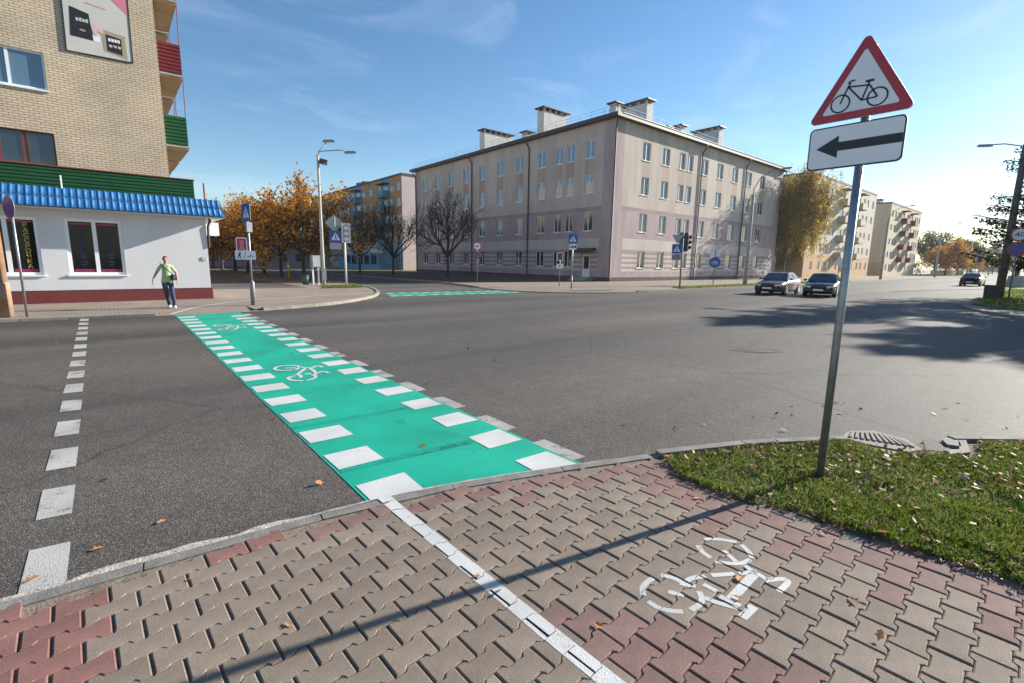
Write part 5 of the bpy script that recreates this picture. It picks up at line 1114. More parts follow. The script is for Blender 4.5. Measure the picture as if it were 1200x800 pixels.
u, n = facing(-.25, -1); plain_plate(s3, 'diamond_plate', [(0, .56), (-.56, 0), (0, -.56), (.56, 0)], Vector((.1, .12, 3.98)), u, n, 'sign_back'); square_sign(s3, Vector((.1, -.0, 3.15)), u, n, .74); plain_plate(s3, 'lower_plate', rrect(.72, .4, .02), Vector((.1, .02, 2.54)), u, n, 'sign_back')
# control cabinet, bin, bollard
cabn = empty('control_cabinet', (10.72, 33.6, .08), label='grey control cabinet on two white legs beside the street lamp', cat='cabinet')
b = MB(); b.box((0, 0, 1.55), (.56, .35, .82), 'steel_dull', .1); bevel(b.build('box', cabn), .02); b = MB(); b.box((0, -.19, 1.55), (.46, .02, .7), 'sign_back', .1); b.build('door', cabn)
for s in (-.18, .18): b = MB(); b.bx(s-.05, s+.05, -.05, .05, -.03, 1.135, 'white_paint'); b.build('leg', cabn)
bn2 = empty('litter_bin', (10.1, 33.8, .08), label='small dark green bin left of the control cabinet', cat='bin'); b = MB(); b.tube([(0, 0, .02), (0, 0, .62)], [.2, .26], 'bin_green', 14); b.build('bucket', bn2, True); b = MB(); b.tube([(0, 0, .621), (0, 0, .66)], [.28, .28], 'bin_green', 14); b.build('rim', bn2)
yb_ = empty('bollard', (12.0, 42.9, .08), label='thin yellow bollard under the first orange linden', cat='bollard'); b = MB(); b.tube([(-.5, 0, -.02), (-.5, 0, 1.35), (-.5, 0, 1.42)], [.07, .07, .03], 'yellow_paint', 10); b.build('post', yb_, True); b = MB(); b.tube([(-.5, 0, 1.0), (-.5, 0, 1.15)], .074, 'white_paint', 10); b.build('band', yb_)
# signs by the mauve building
s4 = empty('road_sign', (24.36, 22.8, .06), label='blue pedestrian crossing sign on a post before the building entrance', cat='road sign'); pole(s4, 3.65, .036, 'steel'); u, n = facing(-.75, -.66); square_sign(s4, Vector((-.04, -.04, 3.36)), u, n, .62)
c = Vector((-.04, -.04, 2.82)); p = plain_plate(s4, 'white_plate', rrect(.5, .36, .03), c, u, n, 'sign_white'); layer('plate_marks', p, [rrect(.12, .16, .02), lerp2(rrect(.12, .16, .02), 1, (.16, 0)), lerp2(rrect(.1, .1, .02), 1, (-.16, 0))], c, u, n, 'sign_black', .0065)
b = MB(); b.tube([(0, 0, -.02), (0, 0, .9)], .055, 'steel_dull', 10); b.build('post_sleeve', s4, True)
s5 = empty('road_sign', (25.6, 25.2, .06), label='small poster sign on a post behind the entrance crossing sign', cat='road sign'); pole(s5, 2.5, .03, 'steel_dull'); c = Vector((-.04, -.04, 2.2)); p = plain_plate(s5, 'poster_plate', rrect(.42, .6, .02), c, u, n, 'sign_white'); layer('poster_picture', p, [rrect(.34, .5, .02)], c, u, n, 'rust', .0065); c = Vector((-.04, -.04, 1.5)); p = plain_plate(s5, 'lower_plate', rrect(.5, .3, .02), c, u, n, 'sign_white'); layer('plate_marks', p, [rrect(.1, .14, .02)], c, u, n, 'sign_black', .0065)
s6 = empty('road_sign', (23.0, 32.0, .07), label='round lorry sign above a blue round sign in front of the shaded facade', cat='road sign'); pole(s6, 3.2, .03, 'steel_dull'); u, n = facing(-.75, -.66); round_sign(s6, Vector((-.04, -.04, 2.95)), u, n, .34, 'sign_white', 'sign_red'); layer('lorry_picture', s6, [rrect(.2, .09, .01), lerp2(rrect(.07, .07, .01), 1, (-.14, -.01))], Vector((-.04, -.04, 2.95)), u, n, 'sign_black', .012); round_sign(s6, Vector((-.04, -.04, 2.2)), u, n, .32, 'sign_blue', xs=1)
t2 = empty('traffic_light', (31.64, 18.95, .06), label='dark traffic light with a triangle and blue crossing sign on the far corner', cat='traffic light'); pole(t2, 4.1, .06, 'steel_dull', n=12)
b = MB(); b.box((.24, -.08, 3.35), (.40, .42, 1.22), 'plastic_black', .35); bevel(b.build('housing', t2), .03); u, n = facing(-.72, -.66); plate_obj('backboard', t2, rrect(.62, 1.36, .05), Vector((.30, .14, 3.35)), u, n, 'steel_dull', .02)
for dz in (-.36, 0, .36): b = MB(); b.disc(Vector((.42, -.24, 3.35+dz)), (.94, -.34, 0), .13, .12, 'plastic_black', 14); b.build('visor', t2)
plain_plate(t2, 'triangle_plate', rtri(.78, .04, 4, True), Vector((-.30, .25, 3.62)), u, n, 'sign_back'); square_sign(t2, Vector((-.36, .22, 2.86)), u, n, .66); plain_plate(t2, 'lower_plate', rrect(.62, .4, .02), Vector((-.36, .22, 2.28)), u, n, 'steel_dull')
b = MB(); b.tube([(0, 0, 2.9), (-.34, .28, 2.9)], .02, 'steel', 6); b.tube([(0, 0, 3.55), (-.30, .28, 3.55)], .02, 'steel', 6); b.build('cross_arm', t2)
s7 = empty('road_sign', (39.73, 20.66, .10), label='round blue cycle path sign with a triangle behind on the grass verge', cat='road sign'); pole(s7, 3.1, .036, 'steel_dull'); u, n = facing(-.92, -.4); c = Vector((-.05, -.03, 1.95)); round_sign(s7, c, u, n, .46, 'sign_blue', 'sign_blue'); layer('bicycle_picture', s7, ring2((.13, -.05), .11, .03, 14)+ring2((-.13, -.05), .11, .03, 14)+[bar((-.13, -.05), (-.05, .12), .03), bar((-.05, .1), (.08, .08), .03), bar((.08, .1), (.13, -.05), .03)], c, u, n, 'sign_white', .012)
plain_plate(s7, 'triangle_plate', rtri(.95, .05, 4), Vector((.05, .03, 2.72)), u, n, 'sign_white')
def arm_lamp(x, y, label, arm=(1.2, -1.9), h=8.0, r=.19, z=.08, group=None):
    o = empty('street_lamp', (x, y, z), label=label, cat='street lamp', group=group); b = MB(); b.tube([(0, 0, -.05), (0, 0, h)], [r, r*.62], 'pole_concrete', 12); b.build('shaft', o, True)
    b = MB(); ax, ay = arm; b.tube([(0, 0, h-.4), (0, 0, h+.5), (ax*.18, ay*.18, h+1.3), (ax*.5, ay*.5, h+1.9), (ax, ay, h+2.15)], .04, 'steel_dull', 8); b.build('arm', o, True); lamp_head(o, (ax*1.1, ay*1.1, h+2.16), arm); return o
arm_lamp(44.7, 20.2, 'concrete street lamp with a curved arm on the verge before the mauve building')
for i, (x, y, lb) in enumerate(((90, 20.4, 'street lamp on the verge in front of the cream apartment block'), (131, 20.6, 'street lamp on the verge before the gap between the apartment blocks'), (172, 20.8, 'thin street lamp on the verge past the peach block'), (215, 20.9, 'thin street lamp beside the fence far down the road'), (265, 21, 'tiny street lamp near the end of the road'))): arm_lamp(x, y, lb, (.6, -2.2), 8.6, group='street lamps along the main road')
s8 = empty('road_sign', (85.0, 24.6, .07), label='white triangle sign and long board on a post behind the two cars', cat='road sign'); pole(s8, 4.6, .06, 'steel_dull'); u, n = facing(-.95, -.3); plain_plate(s8, 'triangle_plate', rtri(1.7, .08, 4), Vector((-.08, -.02, 2.5)), u, n, 'sign_white'); plain_plate(s8, 'long_board', rrect(3.2, .35, .03), Vector((-.08, 0, 4.4)), u, n, 'sign_white')
s9 = empty('road_sign', (185.0, 21.5, .1), label='pair of grey sign backs on posts down the road before the trees', cat='road sign')
for dy in (-.8, .8): b = MB(); b.tube([(0, dy, 0), (0, dy, 6.2)], .06, 'steel_dull', 6); b.build('pole', s9)
u, n = facing(-1, 0)
for dy in (-1.3, 1.3): plain_plate(s9, 'sign_board', rrect(2.0, 2.6, .1), Vector((-.1, dy, 5.0)), u, n, 'sign_back')
# right-hand side
rpz = empty('utility_pole', (42.0, 3.45, .11), label='thick concrete utility pole with a lamp arm by the spruce', cat='pole'); b = MB(); b.tube([(0, 0, -.05), (0, 0, 9.0)], [.22, .14], 'bark_grey', 12); b.build('shaft', rpz, True); b = MB(); b.tube([(0, 0, 8.2), (0, .1, 8.9), (-.1, .9, 9.15), (-.15, 1.5, 9.18)], .035, 'steel_dull', 8); b.build('arm', rpz, True); lamp_head(rpz, (-.18, 1.75, 9.18), (-.1, 1))
rp2 = empty('utility_pole', (70.0, 4.75, .11), label='second utility pole behind the speed sign, rising from a stone base', cat='pole'); b = MB(); b.tube([(0, 0, .6), (0, 0, 9.5)], [.2, .13], 'bark_grey', 12); b.build('shaft', rp2, True); b = MB(); b.box((0, 0, .55), (1.3, 1.3, 1.2), 'concrete', .2, 0, 0, .8); bevel(b.build('base', rp2), .1)
s10 = empty('road_sign', (41.0, 2.95, .11), label='round 40 speed limit sign over a blue no parking sign by the utility pole', cat='road sign'); pole(s10, 4.1, .045, 'steel_dull'); u, n = facing(-1, -.05); c = Vector((-.06, 0, 3.75)); p = round_sign(s10, c, u, n, .40, 'sign_white', 'sign_red'); o = put_text('number', '40', .40, 'sign_black', (c, u, n), (0, 0), p, .012); round_sign(s10, Vector((-.06, 0, 2.92)), u, n, .42, 'sign_blue', xs=1)
bin_ = empty('litter_bin', (39.0, 3.55, .11), label='black box litter bin on the grass before the utility pole', cat='bin'); b = MB(); b.box((0, 0, .42), (.5, .6, .7), 'plastic_black', .1, 0, 0, 1.06); bevel(b.build('box', bin_), .02); b = MB(); b.box((0, 0, .80), (.56, .66, .05), 'plastic_black', .1); b.build('rim', bin_)
for s in (-.2, .2): b = MB(); b.bx(-.03, .03, s-.03, s+.03, -.02, .07, 'plastic_black'); b.build('leg', bin_)

# ------------------------------------------------------------------ cars
def make_car(name, label, loc, rz, paint, plate_front=True, hatch=False):
    """saloon, front towards -x, origin under the middle"""
    r = empty(name, loc, rz, label=label, cat='car'); Lh, W = 2.2, 0.84
    # lower body: stations along x with (half width, z bottom, z shoulder)
    st_ = [(-2.20, .70, .34, .60), (-2.12, .78, .24, .70), (-1.9, .83, .19, .77), (-1.3, .85, .18, .86), (-.75, .86, .17, .93), (0, .86, .17, .95), (.9, .86, .17, .97), (1.5, .85, .18, .98), (1.95, .82, .21, .97), (2.12, .78, .26, .92), (2.20, .71, .36, .80)]
    b = MB(); vs = []; m = 10
    for x, w, zb, zs in st_:
        h = zs-zb
        for y, z in ((0, zb), (w*.86, zb), (w*.97, zb+h*.14), (w, zb+h*.45), (w*.985, zb+h*.72), (w*.93, zb+h*.93), (w*.82, zs), (0, zs+.035)): vs.append((x, y, z))
    k = 8; fs = []
    for i in range(len(st_)-1):
        for j in range(k-1): fs.append((i*k+j, i*k+j+1, (i+1)*k+j+1, (i+1)*k+j))
    fs += [tuple(range(k)), tuple(range((len(st_)-1)*k+k-1, (len(st_)-1)*k-1, -1))]
    mv = [(x, -y, z) for x, y, z in vs]; b.add(vs, [f[::-1] for f in fs], paint); b.add(mv, fs, paint); body = b.build('body', r, True)
    # cabin
    b = MB(); prof = [(-.98, .93), (-.32, 1.36), (-.05, 1.415), (.62, 1.41), (.95, 1.35), (1.62, .98)]
    wid = {0: .78, 1: .60, 2: .585, 3: .585, 4: .60, 5: .74}; vs = [(x, wid[i], z) for i, (x, z) in enumerate(prof)]+[(x, -wid[i], z) for i, (x, z) in enumerate(prof)]+[(x, 0, z+(.03 if 0 < i < 5 else 0)) for i, (x, z) in enumerate(prof)]
    fs = [tuple(range(6)), tuple(range(11, 5, -1))]+[(i, 12+i, 13+i, i+1) for i in range(5)]+[(12+i, 6+i, 7+i, 13+i) for i in range(5)]; b.add(vs, [f[::-1] for f in fs], paint); b.build('cabin', r)
    def gl(nm, pts, off):
        b = MB(); p = [Vector(q) for q in pts]; nn = (p[1]-p[0]).cross(p[2]-p[0]).normalized(); nn = nn if nn.dot(Vector(off)) > 0 else -nn; b.add([q+nn*.012 for q in p], [(0, 1, 2, 3)], 'glass'); b.build(nm, r)
    lp_ = lambda a, c, t: tuple(a[i]+(c[i]-a[i])*t for i in range(3))
    def quadp(A, B, C_, D, m_=.09): c = [sum(q[i] for q in (A, B, C_, D))/4 for i in range(3)]; return [lp_(q, c, m_) for q in (A, B, C_, D)]
    gl('windscreen', quadp((-.98, .78, .93), (-.98, -.78, .93), (-.32, -.60, 1.36), (-.32, .60, 1.36)), (-1, 0, 1)); gl('rear_window', quadp((.95, .60, 1.35), (.95, -.60, 1.35), (1.62, -.74, .98), (1.62, .74, .98)), (1, 0, 1))
    for s in (1, -1):
        gl('side_window', quadp((-.80, s*.775, .98), (.30, s*.775, .98), (.28, s*.60, 1.36), (-.26, s*.605, 1.36), .07), (0, s, 0)); gl('side_window', quadp((.38, s*.775, .98), (1.34, s*.755, 1.0), (.90, s*.605, 1.33), (.36, s*.60, 1.36), .07), (0, s, 0))
        b = MB(); b.ell((-.72, s*.93, 1.0), (.06, .10, .07), paint, 8, 6); b.build('mirror', r, True)
        for x in (-1.34, 1.30):
            b = MB(); b.disc((x, s*.842, .31), (0, s, 0), .385, .026, 'plastic_black', 22); b.build('wheel_arch', r); b = MB(); b.tube([(x, s*.66, .31), (x, s*.68, .31), (x, s*.86, .31), (x, s*.885, .31)], [.27, .31, .31, .27], 'rubber', 22); wh = b.build('wheel', r, True); b = MB(); b.disc((x, s*.886, .31), (0, s, 0), .20, .012, 'alloy', 16); b.build('rim', wh)
        b = MB(); b.box((-2.135, s*.58, .625), (.12, .36, .13), 'headlight', -s*.22); b.build('headlight', r); b = MB(); b.box((-2.06, s*.775, .62), (.14, .07, .12), 'amber', -s*.5); b.build('indicator', r)
        b = MB(); b.box((2.13, s*.60, .80), (.12, .34, .15), 'tail_red', s*.22); b.build('tail_light', r)
        b = MB(); b.bx(.05, .22, s*.868-.012, s*.868+.012, .80, .83, 'plastic_black'); b.build('door_handle', r)
    b = MB(); b.bx(-2.225, -2.1, -.36, .36, .56, .68, 'plastic_black'); b.build('grille', r); b = MB(); b.box((-2.19, 0, .42), (.16, 1.5, .20), 'plastic_black', 0, 0, 0, .97); bevel(b.build('bumper', r), .04); b = MB(); b.box((2.19, 0, .46), (.16, 1.5, .22), 'plastic_black'); bevel(b.build('bumper', r), .04)
    for x, nx in ((-2.29, -1), (2.285, 1)): b = MB(); b.bx(x-.006, x+.006, -.26, .26, .39, .50, 'sign_white'); b.build('number_plate', r)
    return r
make_car('parked_car', 'brown metallic saloon car with pale headlights, left of the two cars', (34.0, 13.15, 0), R_(5), 'car_brown'); make_car('parked_car', 'dark green saloon car behind the sign post, right of the two cars', (34.7, 10.75, 0), R_(11), 'car_green'); make_car('distant_car', 'black car driving away far down the road', (73.6, 8.3, 0), R_(180), 'car_black')

# ------------------------------------------------------------------ the man at the far kerb
def skin_mesh(nodes, edges, root, sub=2):
    me = bpy.data.meshes.new('body'); me.from_pydata([q[:3] for q in nodes], edges, []); o = bpy.data.objects.new('tmp', me); COL.objects.link(o)
    md = o.modifiers.new('skin', 'SKIN'); md.use_smooth_shade = True
    for i, q in enumerate(nodes):
        s = me.skin_vertices[0].data[i]; s.radius = (q[3], q[4] if len(q) > 4 else q[3]); s.use_root = (i == root)
    ss = o.modifiers.new('sub', 'SUBSURF'); ss.levels = sub; ss.render_levels = sub
    dg = bpy.context.evaluated_depsgraph_get(); dg.update(); out = bpy.data.meshes.new_from_object(o.evaluated_get(dg)); bpy.data.objects.remove(o); return out
N = [(0, 0, .95, .120, .085), (0, -.005, 1.10, .115, .09), (0, -.015, 1.28, .130, .095), (0, 0, 1.41, .095, .075), (0, -.01, 1.50, .045), (0, -.03, 1.57, .055, .066), (0, -.035, 1.645, .072, .088), (0, -.02, 1.705, .056, .070),
     (-.150, 0, 1.40, .050), (-.275, .03, 1.18, .040), (-.37, -.05, .99, .029), (-.40, -.08, .90, .028, .018), (.150, 0, 1.40, .050), (.265, .06, 1.17, .040), (.285, -.06, .97, .029), (.280, -.10, .88, .028, .018),
     (-.085, 0, .88, .080), (-.055, -.06, .50, .058), (.0, .12, .13, .040), (.0, .10, .055, .038), (-.01, -.04, .04, .035, .028), (.085, 0, .88, .080), (.12, -.12, .50, .058), (.145, -.14, .12, .040), (.145, -.16, .055, .038), (.155, -.30, .04, .035, .028)]
Ed = [(0, 1), (1, 2), (2, 3), (3, 4), (4, 5), (5, 6), (6, 7), (3, 8), (8, 9), (9, 10), (10, 11), (3, 12), (12, 13), (13, 14), (14, 15), (0, 16), (16, 17), (17, 18), (18, 19), (19, 20), (0, 21), (21, 22), (22, 23), (23, 24), (24, 25)]
man = empty('person', (1.47, 19.94, .075), R_(-6), label='walking man in a green T-shirt and jeans with a black shoulder bag', cat='person')
bm_ = skin_mesh(N, Ed, 0); bm_.materials.clear(); bm_.materials.append(MATS['skin'])
# face, ears, fingers are grown onto the same mesh
ex = MB(); ex.ell((0, -.122, 1.635), (.014, .020, .022), 'skin', 8, 6)
for s in (1, -1):
    ex.ell((s*.072, -.02, 1.635), (.012, .022, .032), 'skin', 8, 6); ex.ell((s*.027, -.108, 1.655), (.011, .008, .008), 'sign_black', 8, 6)
    hx, hy = ((-.40, -.08), (.280, -.10))[s > 0]
    for k in range(4): fx = (k-1.5)*.018; ex.tube([(hx+s*.004, hy+fx, .875), (hx+s*.006, hy+fx-.012, .825), (hx-s*.012, hy+fx-.022, .785-.008*abs(k-1.5))], [.0105, .010, .008], 'skin', 6)
    ex.tube([(hx, hy-.03, .905), (hx-s*.01, hy-.062, .875), (hx-s*.015, hy-.068, .845)], [.012, .011, .009], 'skin', 6)
ex.ell((0, -.108, 1.585), (.026, .010, .007), 'rust', 8, 6)
bmx = bmesh.new(); bmx.from_mesh(bm_); em = ex.mesh('extra', True); bmx.from_mesh(em); bmx.to_mesh(bm_); bmx.free(); body = link('body', bm_, man); 
for k, m_ in enumerate(ex.m):
    if k >= len(bm_.materials): bm_.materials.append(MATS[m_])
bm_.polygons.foreach_set('use_smooth', [True]*len(bm_.polygons))
def cloth(name, keep, off, m):
    bmx = bmesh.new(); bmx.from_mesh(bm_); bmx.faces.ensure_lookup_table(); bmesh.ops.delete(bmx, geom=[f for f in bmx.faces if not keep(f.calc_center_median())], context='FACES')
    bmx.normal_update()
    for v in bmx.verts: v.co += v.normal*off(v.co)
    me = bpy.data.meshes.new(name); bmx.to_mesh(me); bmx.free(); me.materials.append(MATS[m]); me.polygons.foreach_set('material_index', [0]*len(me.polygons)); me.polygons.foreach_set('use_smooth', [True]*len(me.polygons)); o = link(name, me, man); sd2 = o.modifiers.new('solid', 'SOLIDIFY'); sd2.thickness = .006; sd2.offset = -1; return o
arm = lambda c: abs(c.x) > .175
cloth('t_shirt', lambda c: (c.z > .86 and c.z < 1.475 and not arm(c)) or (arm(c) and c.z > 1.22), lambda c: .009+.014*max(0, min(1, (1.2-c.z)/.3)), 'shirt')
cloth('jeans', lambda c: .075 < c.z < .99 and not (abs(c.x) > .19 and c.z > .74), lambda c: .013+.012*max(0, (.5-c.z)*2), 'jeans')
cloth('shoe', lambda c: c.z < .10 and c.x < .07, lambda c: .013, 'shoe'); cloth('shoe', lambda c: c.z < .10 and .07 < c.x < .25, lambda c: .013, 'shoe')
b = MB()
b.ell((0, -.012, 1.660), (.074, .088, .082), 'hair', 14, 9); hm = b.mesh('hair', True); bmx = bmesh.new(); bmx.from_mesh(hm); bmesh.ops.delete(bmx, geom=[f for f in bmx.faces if (f.calc_center_median().y < -.035 or f.calc_center_median().z < 1.64)], context='FACES'); bmx.to_mesh(hm); bmx.free(); link('hair', hm, man)
bag = empty('shoulder_bag', (1.47, 19.94, .075), R_(-6), label='small black shoulder bag hanging at the walking man\'s hip', cat='bag'); b = MB(); b.box((.185, -.09, 1.03), (.09, .19, .20), 'bag_black', -.4); bevel(b.build('pouch', bag), .02)
b = MB(); b.tube([(.18, -.15, 1.12), (.08, -.175, 1.24), (-.04, -.165, 1.36), (-.12, -.11, 1.455), (-.15, -.01, 1.49), (-.10, .11, 1.42), (.02, .155, 1.28), (.16, .13, 1.12), (.20, .02, 1.10)], .016, 'bag_black', 6); b.build('strap', bag)

# ------------------------------------------------------------------ storm drain, grass, leaves
dr = empty('storm_drain', (0, 0, 0), label='ribbed concrete storm drain slab with open inlet in the kerb by the grass', cat='drain')
SL = [(5.90, 1.47), (6.12, 1.47), (6.33, 1.30), (6.31, 1.03), (6.06, 0.83), (5.87, 0.91), (5.78, 1.26), (5.82, 1.44)]
b = MB(); b.prism(ccw(SL), -.02, .034, 'kerb_tan'); bevel(b.build('slab', dr), .012)
for i in range(11):
    t = (i+.5)/11; a = (5.86+.20*t, 1.42-.54*t); c = (6.10+.16*min(1, t*1.6), 1.45-.36*t); b = MB(); q = stroke_polys([a, c], .026)[0]; b.prism(ccw(q), .03, .048, 'kerb_tan'); bevel(b.build('rib', dr), .005, 1)
for q in ([(6.12, .60), (6.30, .52), (6.72, .60), (6.70, .66), (6.32, .60), (6.16, .70)], [(6.44, .60), (6.72, .665), (6.66, .74), (6.55, .77), (6.40, .70)]):
    b = MB(); b.prism(ccw(q), -.02, .050, 'kerb_tan'); bevel(b.build('inlet_wall', dr), .01)
b = MB(); b.prism(ccw([(6.10, .82), (6.17, .705), (6.40, .66), (6.42, .72), (6.52, .78), (6.44, .90)]), -.02, .027, 'tar'); b.build('inlet_opening', dr)  # solid dark patch painted as the shade inside the inlet, no hole
mh = empty('sunken_patch', (10.75, 4.42, 0), R_(-38), label='broken dark patch round a sunken cover on the open road', cat='manhole'); b = MB(); b.prism([(x*.62*rnd.uniform(.75, 1.1), y*.34*rnd.uniform(.75, 1.15)) for x, y in circ(1, 16)], -.01, .004, 'tar'); b.build('broken_edge', mh); b = MB(); b.prism([(x*.30, y*.27) for x, y in circ(1, 18)], -.01, .008, 'asphalt'); b.build('cover', mh)
for i in range(4): b = MB(); b.prism([(.05+i*.06-.22, -.33+i*.03), (.10+i*.06-.22, -.34+i*.03), (.11+i*.06-.22, -.27), (.06+i*.06-.22, -.26)], 0, .007, 'plastic_black'); b.build('crack', mh)

GPOLY = [(p[0], p[1]) for p in offset(K_SW, -.15) if 3.75 < p[0] and p[1] > -9]+[(9.85, -9), (4.05, -9)]+[g_ for g_ in GE[::-1] if g_[1] > -9]
GPOLY = [p for p in GPOLY]
def gz(x, y): return 0.045+.022*math.sin(x*2.1+y*1.3)+.018*math.sin(x*4.7-y*3.9)+.012*math.sin(x*9.1+y*7.7)
gb = MB(); gb.prism(ccw(GPOLY), -.04, .022, 'turf'); tag(gb.build('verge_soil'), kind='structure')
def blades(name, poly, n, hmin, hmax, zf, label, seed, w=.006, box=None, dens=None):
    rg = np.random.default_rng(seed); P = []; xs = [p[0] for p in poly]; ys = [p[1] for p in poly]; bx0 = box or (min(xs), max(xs), min(ys), max(ys))
    while len(P) < n:
        x, y = rg.uniform(bx0[0], bx0[1]), rg.uniform(bx0[2], bx0[3])
        if not ipoly(poly, x, y): continue
        if dens and rg.random() > dens(x, y): continue
        P.append((x, y, zf(x, y)))
    P = np.array(P); an = rg.uniform(0, 6.283, n); h = rg.uniform(hmin, hmax, n)*(1-.35*(np.sin(P[:, 0]*5.3)*np.sin(P[:, 1]*4.7) > .3)); ln = rg.normal(0, .55, (n, 2))*h[:, None]
    s = np.stack([np.cos(an), np.sin(an), np.zeros(n)], 1)*w*rg.uniform(.7, 1.5, (n, 1)); mid = P+np.stack([ln[:, 0]*.35, ln[:, 1]*.35, h*.6], 1); tip = P+np.stack([ln[:, 0], ln[:, 1], h], 1)
    V = np.stack([P-s, P+s, mid+s*.8, mid-s*.8, tip], 1).reshape(-1, 3); k = np.arange(n)*5
    F = np.concatenate([np.stack([k, k+1, k+2], 1), np.stack([k, k+2, k+3], 1), np.stack([k+3, k+2, k+4], 1)]); return tag(link(name, raw_mesh(name, V, F, ['blade'])), label, 'grass', kind='stuff')
GF = [(x, y) for x, y in GPOLY]
dn = lambda x, y: max(.30, .55+.75*math.sin(x*3.1+1+math.sin(y*1.9))*math.sin(y*2.7+math.sin(x*2.3)))
DRAIN = [(5.70, 1.6), (5.70, 1.0), (5.9, .82), (6.08, .5), (6.35, .44), (6.85, .55), (6.8, .95), (6.3, 1.6)]
ndr = lambda x, y: 0 if ipoly(DRAIN, x, y) else 1
blades('grass', GF, 64000, .018, .060, lambda x, y: .02+gz(x, y)*.3, 'green grass of the near verge strewn with fallen leaves', 61, .0038, (3.4, 7.6, -1.2, 2.5), lambda x, y: dn(x, y)*ndr(x, y))
blades('grass', GF, 14000, .03, .08, lambda x, y: .02+gz(x, y)*.3, 'green grass of the near verge farther out to the right', 62, .006, (3.8, 10, -9, -1.2))
blades('grass', [(32, 18.55), (70, 18.55), (70, 20.9), (33, 20.4)], 9000, .06, .14, lambda x, y: .09, 'strip of grass along the kerb before the mauve building', 63, .02)
blades('grass', [(33, 3.6), (45, 4.0), (62, 4.5), (62, -6), (29.5, -6), (30.2, 1.2), (31.5, 2.8)], 16000, .06, .16, lambda x, y: .10, 'lawn under the spruces at the right', 64, .02)
blades('grass', [(9.6, 29.0), (12.2, 29.2), (13.0, 31.5), (10.4, 31.6)], 2500, .05, .12, lambda x, y: .08, 'small patch of dry grass at the foot of the white traffic light', 65, .014)
def leaf_shape(rg, n, size):
    """curled lobed leaf: eight-point outline folded along the midrib, two rows of triangles"""
    T = np.array([(0, -1, 0), (.55, -.45, .18), (.38, -.1, .12), (.8, .25, .3), (.3, .4, .1), (0, 1, .08), (-.3, .4, .1), (-.8, .25, .28), (-.38, -.1, .12), (-.55, -.45, .2), (0, 0, 0)], float)
    F = [(10, i, i+1) for i in range(9)]+[(10, 9, 0)]; return T*size, F
def litter(name, P, size, label, seed, kind='stuff', m='litter', tilt=.3):
    rg = np.random.default_rng(seed); T, Fl = leaf_shape(rg, 1, 1.0); V, F = [], []
    for x, y, z in P:
        s = size*rg.uniform(.55, 1.25); a = rg.uniform(0, 6.283); tx, ty = rg.normal(0, tilt, 2); cu = rg.uniform(-.2, 1.3); q = T.copy(); q[:, 2] *= cu; q *= s; q[:, 0] *= rg.uniform(.6, 1.0)
        Rm = np.array(Matrix.Rotation(a, 3, 'Z') @ Matrix.Rotation(tx, 3, 'X') @ Matrix.Rotation(ty, 3, 'Y')); q = q @ Rm.T; q[:, 2] += z-q[:, 2].min()+.001; q[:, 0] += x; q[:, 1] += y; k = len(V); V += list(q); F += [(k+a_, k+b_, k+c_) for a_, b_, c_ in Fl]
    return tag(link(name, raw_mesh(name, np.array(V), F, [m])), label, 'leaves', kind=kind)
def scatter(n, bx0, ok, z, seed):
    rg = np.random.default_rng(seed); P = []
    while len(P) < n:
        x, y = rg.uniform(bx0[0], bx0[1]), rg.uniform(bx0[2], bx0[3])
        if ok(x, y): P.append((x, y, z(x, y)))
    return P
rg_ = np.random.default_rng(8)
P = scatter(900, (3.5, 7.6, -1.2, 2.5), lambda x, y: ipoly(GF, x, y) and ndr(x, y) and rg_.random() < .6+.4*math.sin(x*2.3+y*1.7), lambda x, y: .055+.03*rg_.random(), 71)+scatter(170, (3.45, 4.1, -.6, 2.3), lambda x, y: abs(x-grass_x(y)-.06) < .10, lambda x, y: .030, 72)
litter('fallen_leaves', P, .030, 'brown and orange fallen leaves lying in the near grass', 73)
P = scatter(75, (-1.5, 26, 2.6, 18), lambda x, y: y > (3.6 if x < 4 else 3.4-(x-4)*.75), lambda x, y: .004, 74)+scatter(26, (3.9, 9, -1.0, 2.9), lambda x, y: not ipoly(GF, x, y) and y > 3.1-(x-3.8)*.72+.1 and y < 3.1-(x-3.8)*.72+1.6, lambda x, y: .004, 75)+scatter(50, (6, 11, 17.5, 23.5), lambda x, y: True, lambda x, y: .01 if y < 18.5+(x-6) else .13, 76)
litter('fallen_leaves', P, .034, 'scattered pale fallen leaves on the asphalt', 77)
P = scatter(900, (8.5, 14.0, 36, 75), lambda x, y: True, lambda x, y: .09, 78); litter('fallen_leaves', P, .09, 'carpet of fallen leaves under the orange lindens', 79)
one, Fl = leaf_shape(None, 1, 1.0)
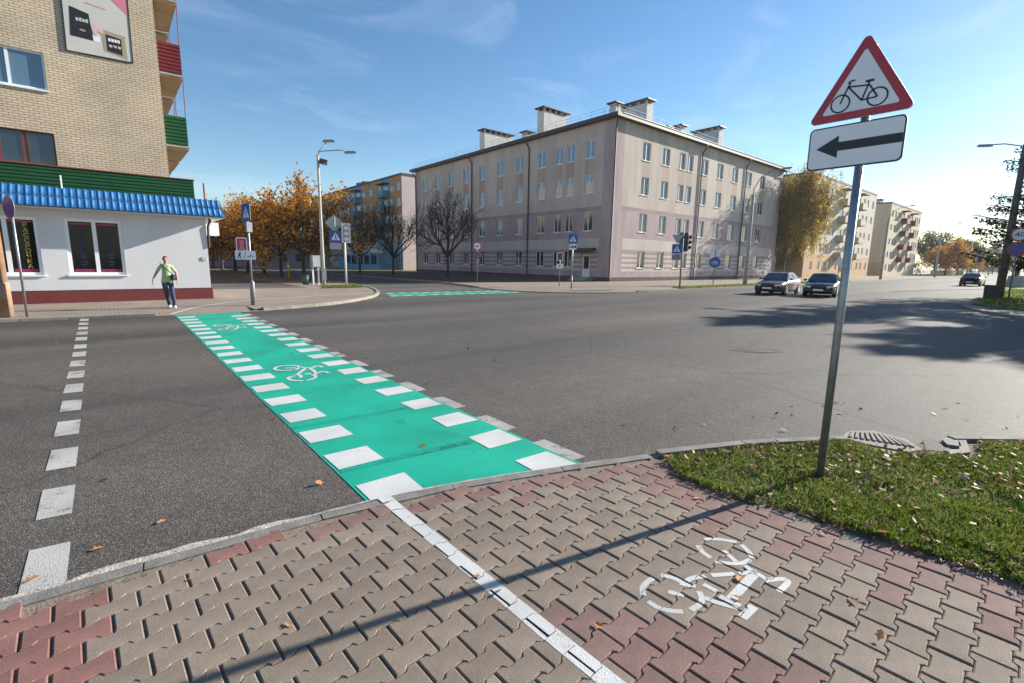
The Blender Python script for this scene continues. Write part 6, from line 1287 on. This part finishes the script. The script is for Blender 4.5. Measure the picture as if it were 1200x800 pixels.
for (x, y, s, lb) in ((.12, 3.86, .038, 'curled orange leaf on the asphalt beside the nearest dash'), (-.22, 3.72, .036, 'orange leaf on the asphalt just right of the nearest dash'), (-.50, 3.56, .045, 'bright orange leaf at the left edge on the nearest dash'), (.52, 2.30, .030, 'small orange leaf on the pavers near the bottom left'), (.20, 3.0, .022, 'tiny brown leaf in a paver joint near the kerb'),
                      (1.50, 1.83, .030, 'small reddish leaf lying on the white paver line'), (1.46, 2.02, .024, 'tan leaf on the pavers beside the pole shadow and white line'), (1.71, 1.33, .034, 'curled tan leaf on the mauve pavers right of the white line'), (2.63, 1.06, .036, 'tan leaf lying on the stencilled bicycle handlebar'), (2.46, .99, .028, 'small tan leaf beside the stencilled bicycle saddle'),
                      (3.33, 1.72, .036, 'bright orange leaf at the grass edge near the pole shadow'), (3.55, .92, .034, 'pale leaf on the pavers at the grass edge right of the pole shadow'), (2.93, .58, .034, 'pale dry leaf on the pavers at the lower right'), (2.72, .42, .034, 'curled pale leaf at the lower right corner of the pavers'), (2.60, 2.60, .024, 'tan leaf on the pavers close to the kerb')):
    rg = np.random.default_rng(int(abs(x*977+y*131)*10)); q = one*s; q[:, 2] *= rg.uniform(.6, 1.5); q[:, 0] *= .8; Rm = np.array(Matrix.Rotation(rg.uniform(0, 6.28), 3, 'Z') @ Matrix.Rotation(rg.normal(0, .25), 3, 'X')); q = q @ Rm.T; q[:, 2] -= q[:, 2].min()-.001
    onp = y < sw_line(x); o = link('fallen_leaf', raw_mesh('fallen_leaf', q, Fl, ['leaf_single']), None, (x, y, .024 if onp else .006)); tag(o, lb, 'leaf', 'single leaves lying in the foreground')

# ------------------------------------------------------------------ thin autumn haze
m = bpy.data.materials.new('haze_air'); m.use_nodes = True; n_ = m.node_tree.nodes; n_.remove(n_['Principled BSDF'])
pv = n_.new('ShaderNodeVolumePrincipled'); pv.inputs['Color'].default_value = (0.90, 0.95, 1.0, 1); pv.inputs['Density'].default_value = 0.00022; pv.inputs['Anisotropy'].default_value = 0.2
m.node_tree.links.new(pv.outputs['Volume'], n_['Material Output'].inputs['Volume']); MATS['haze_air'] = m
b = MB(); b.bx(-3050, 3050, -3050, 3050, -1.1, 36, 'haze_air'); tag(b.build('haze'), kind='stuff')
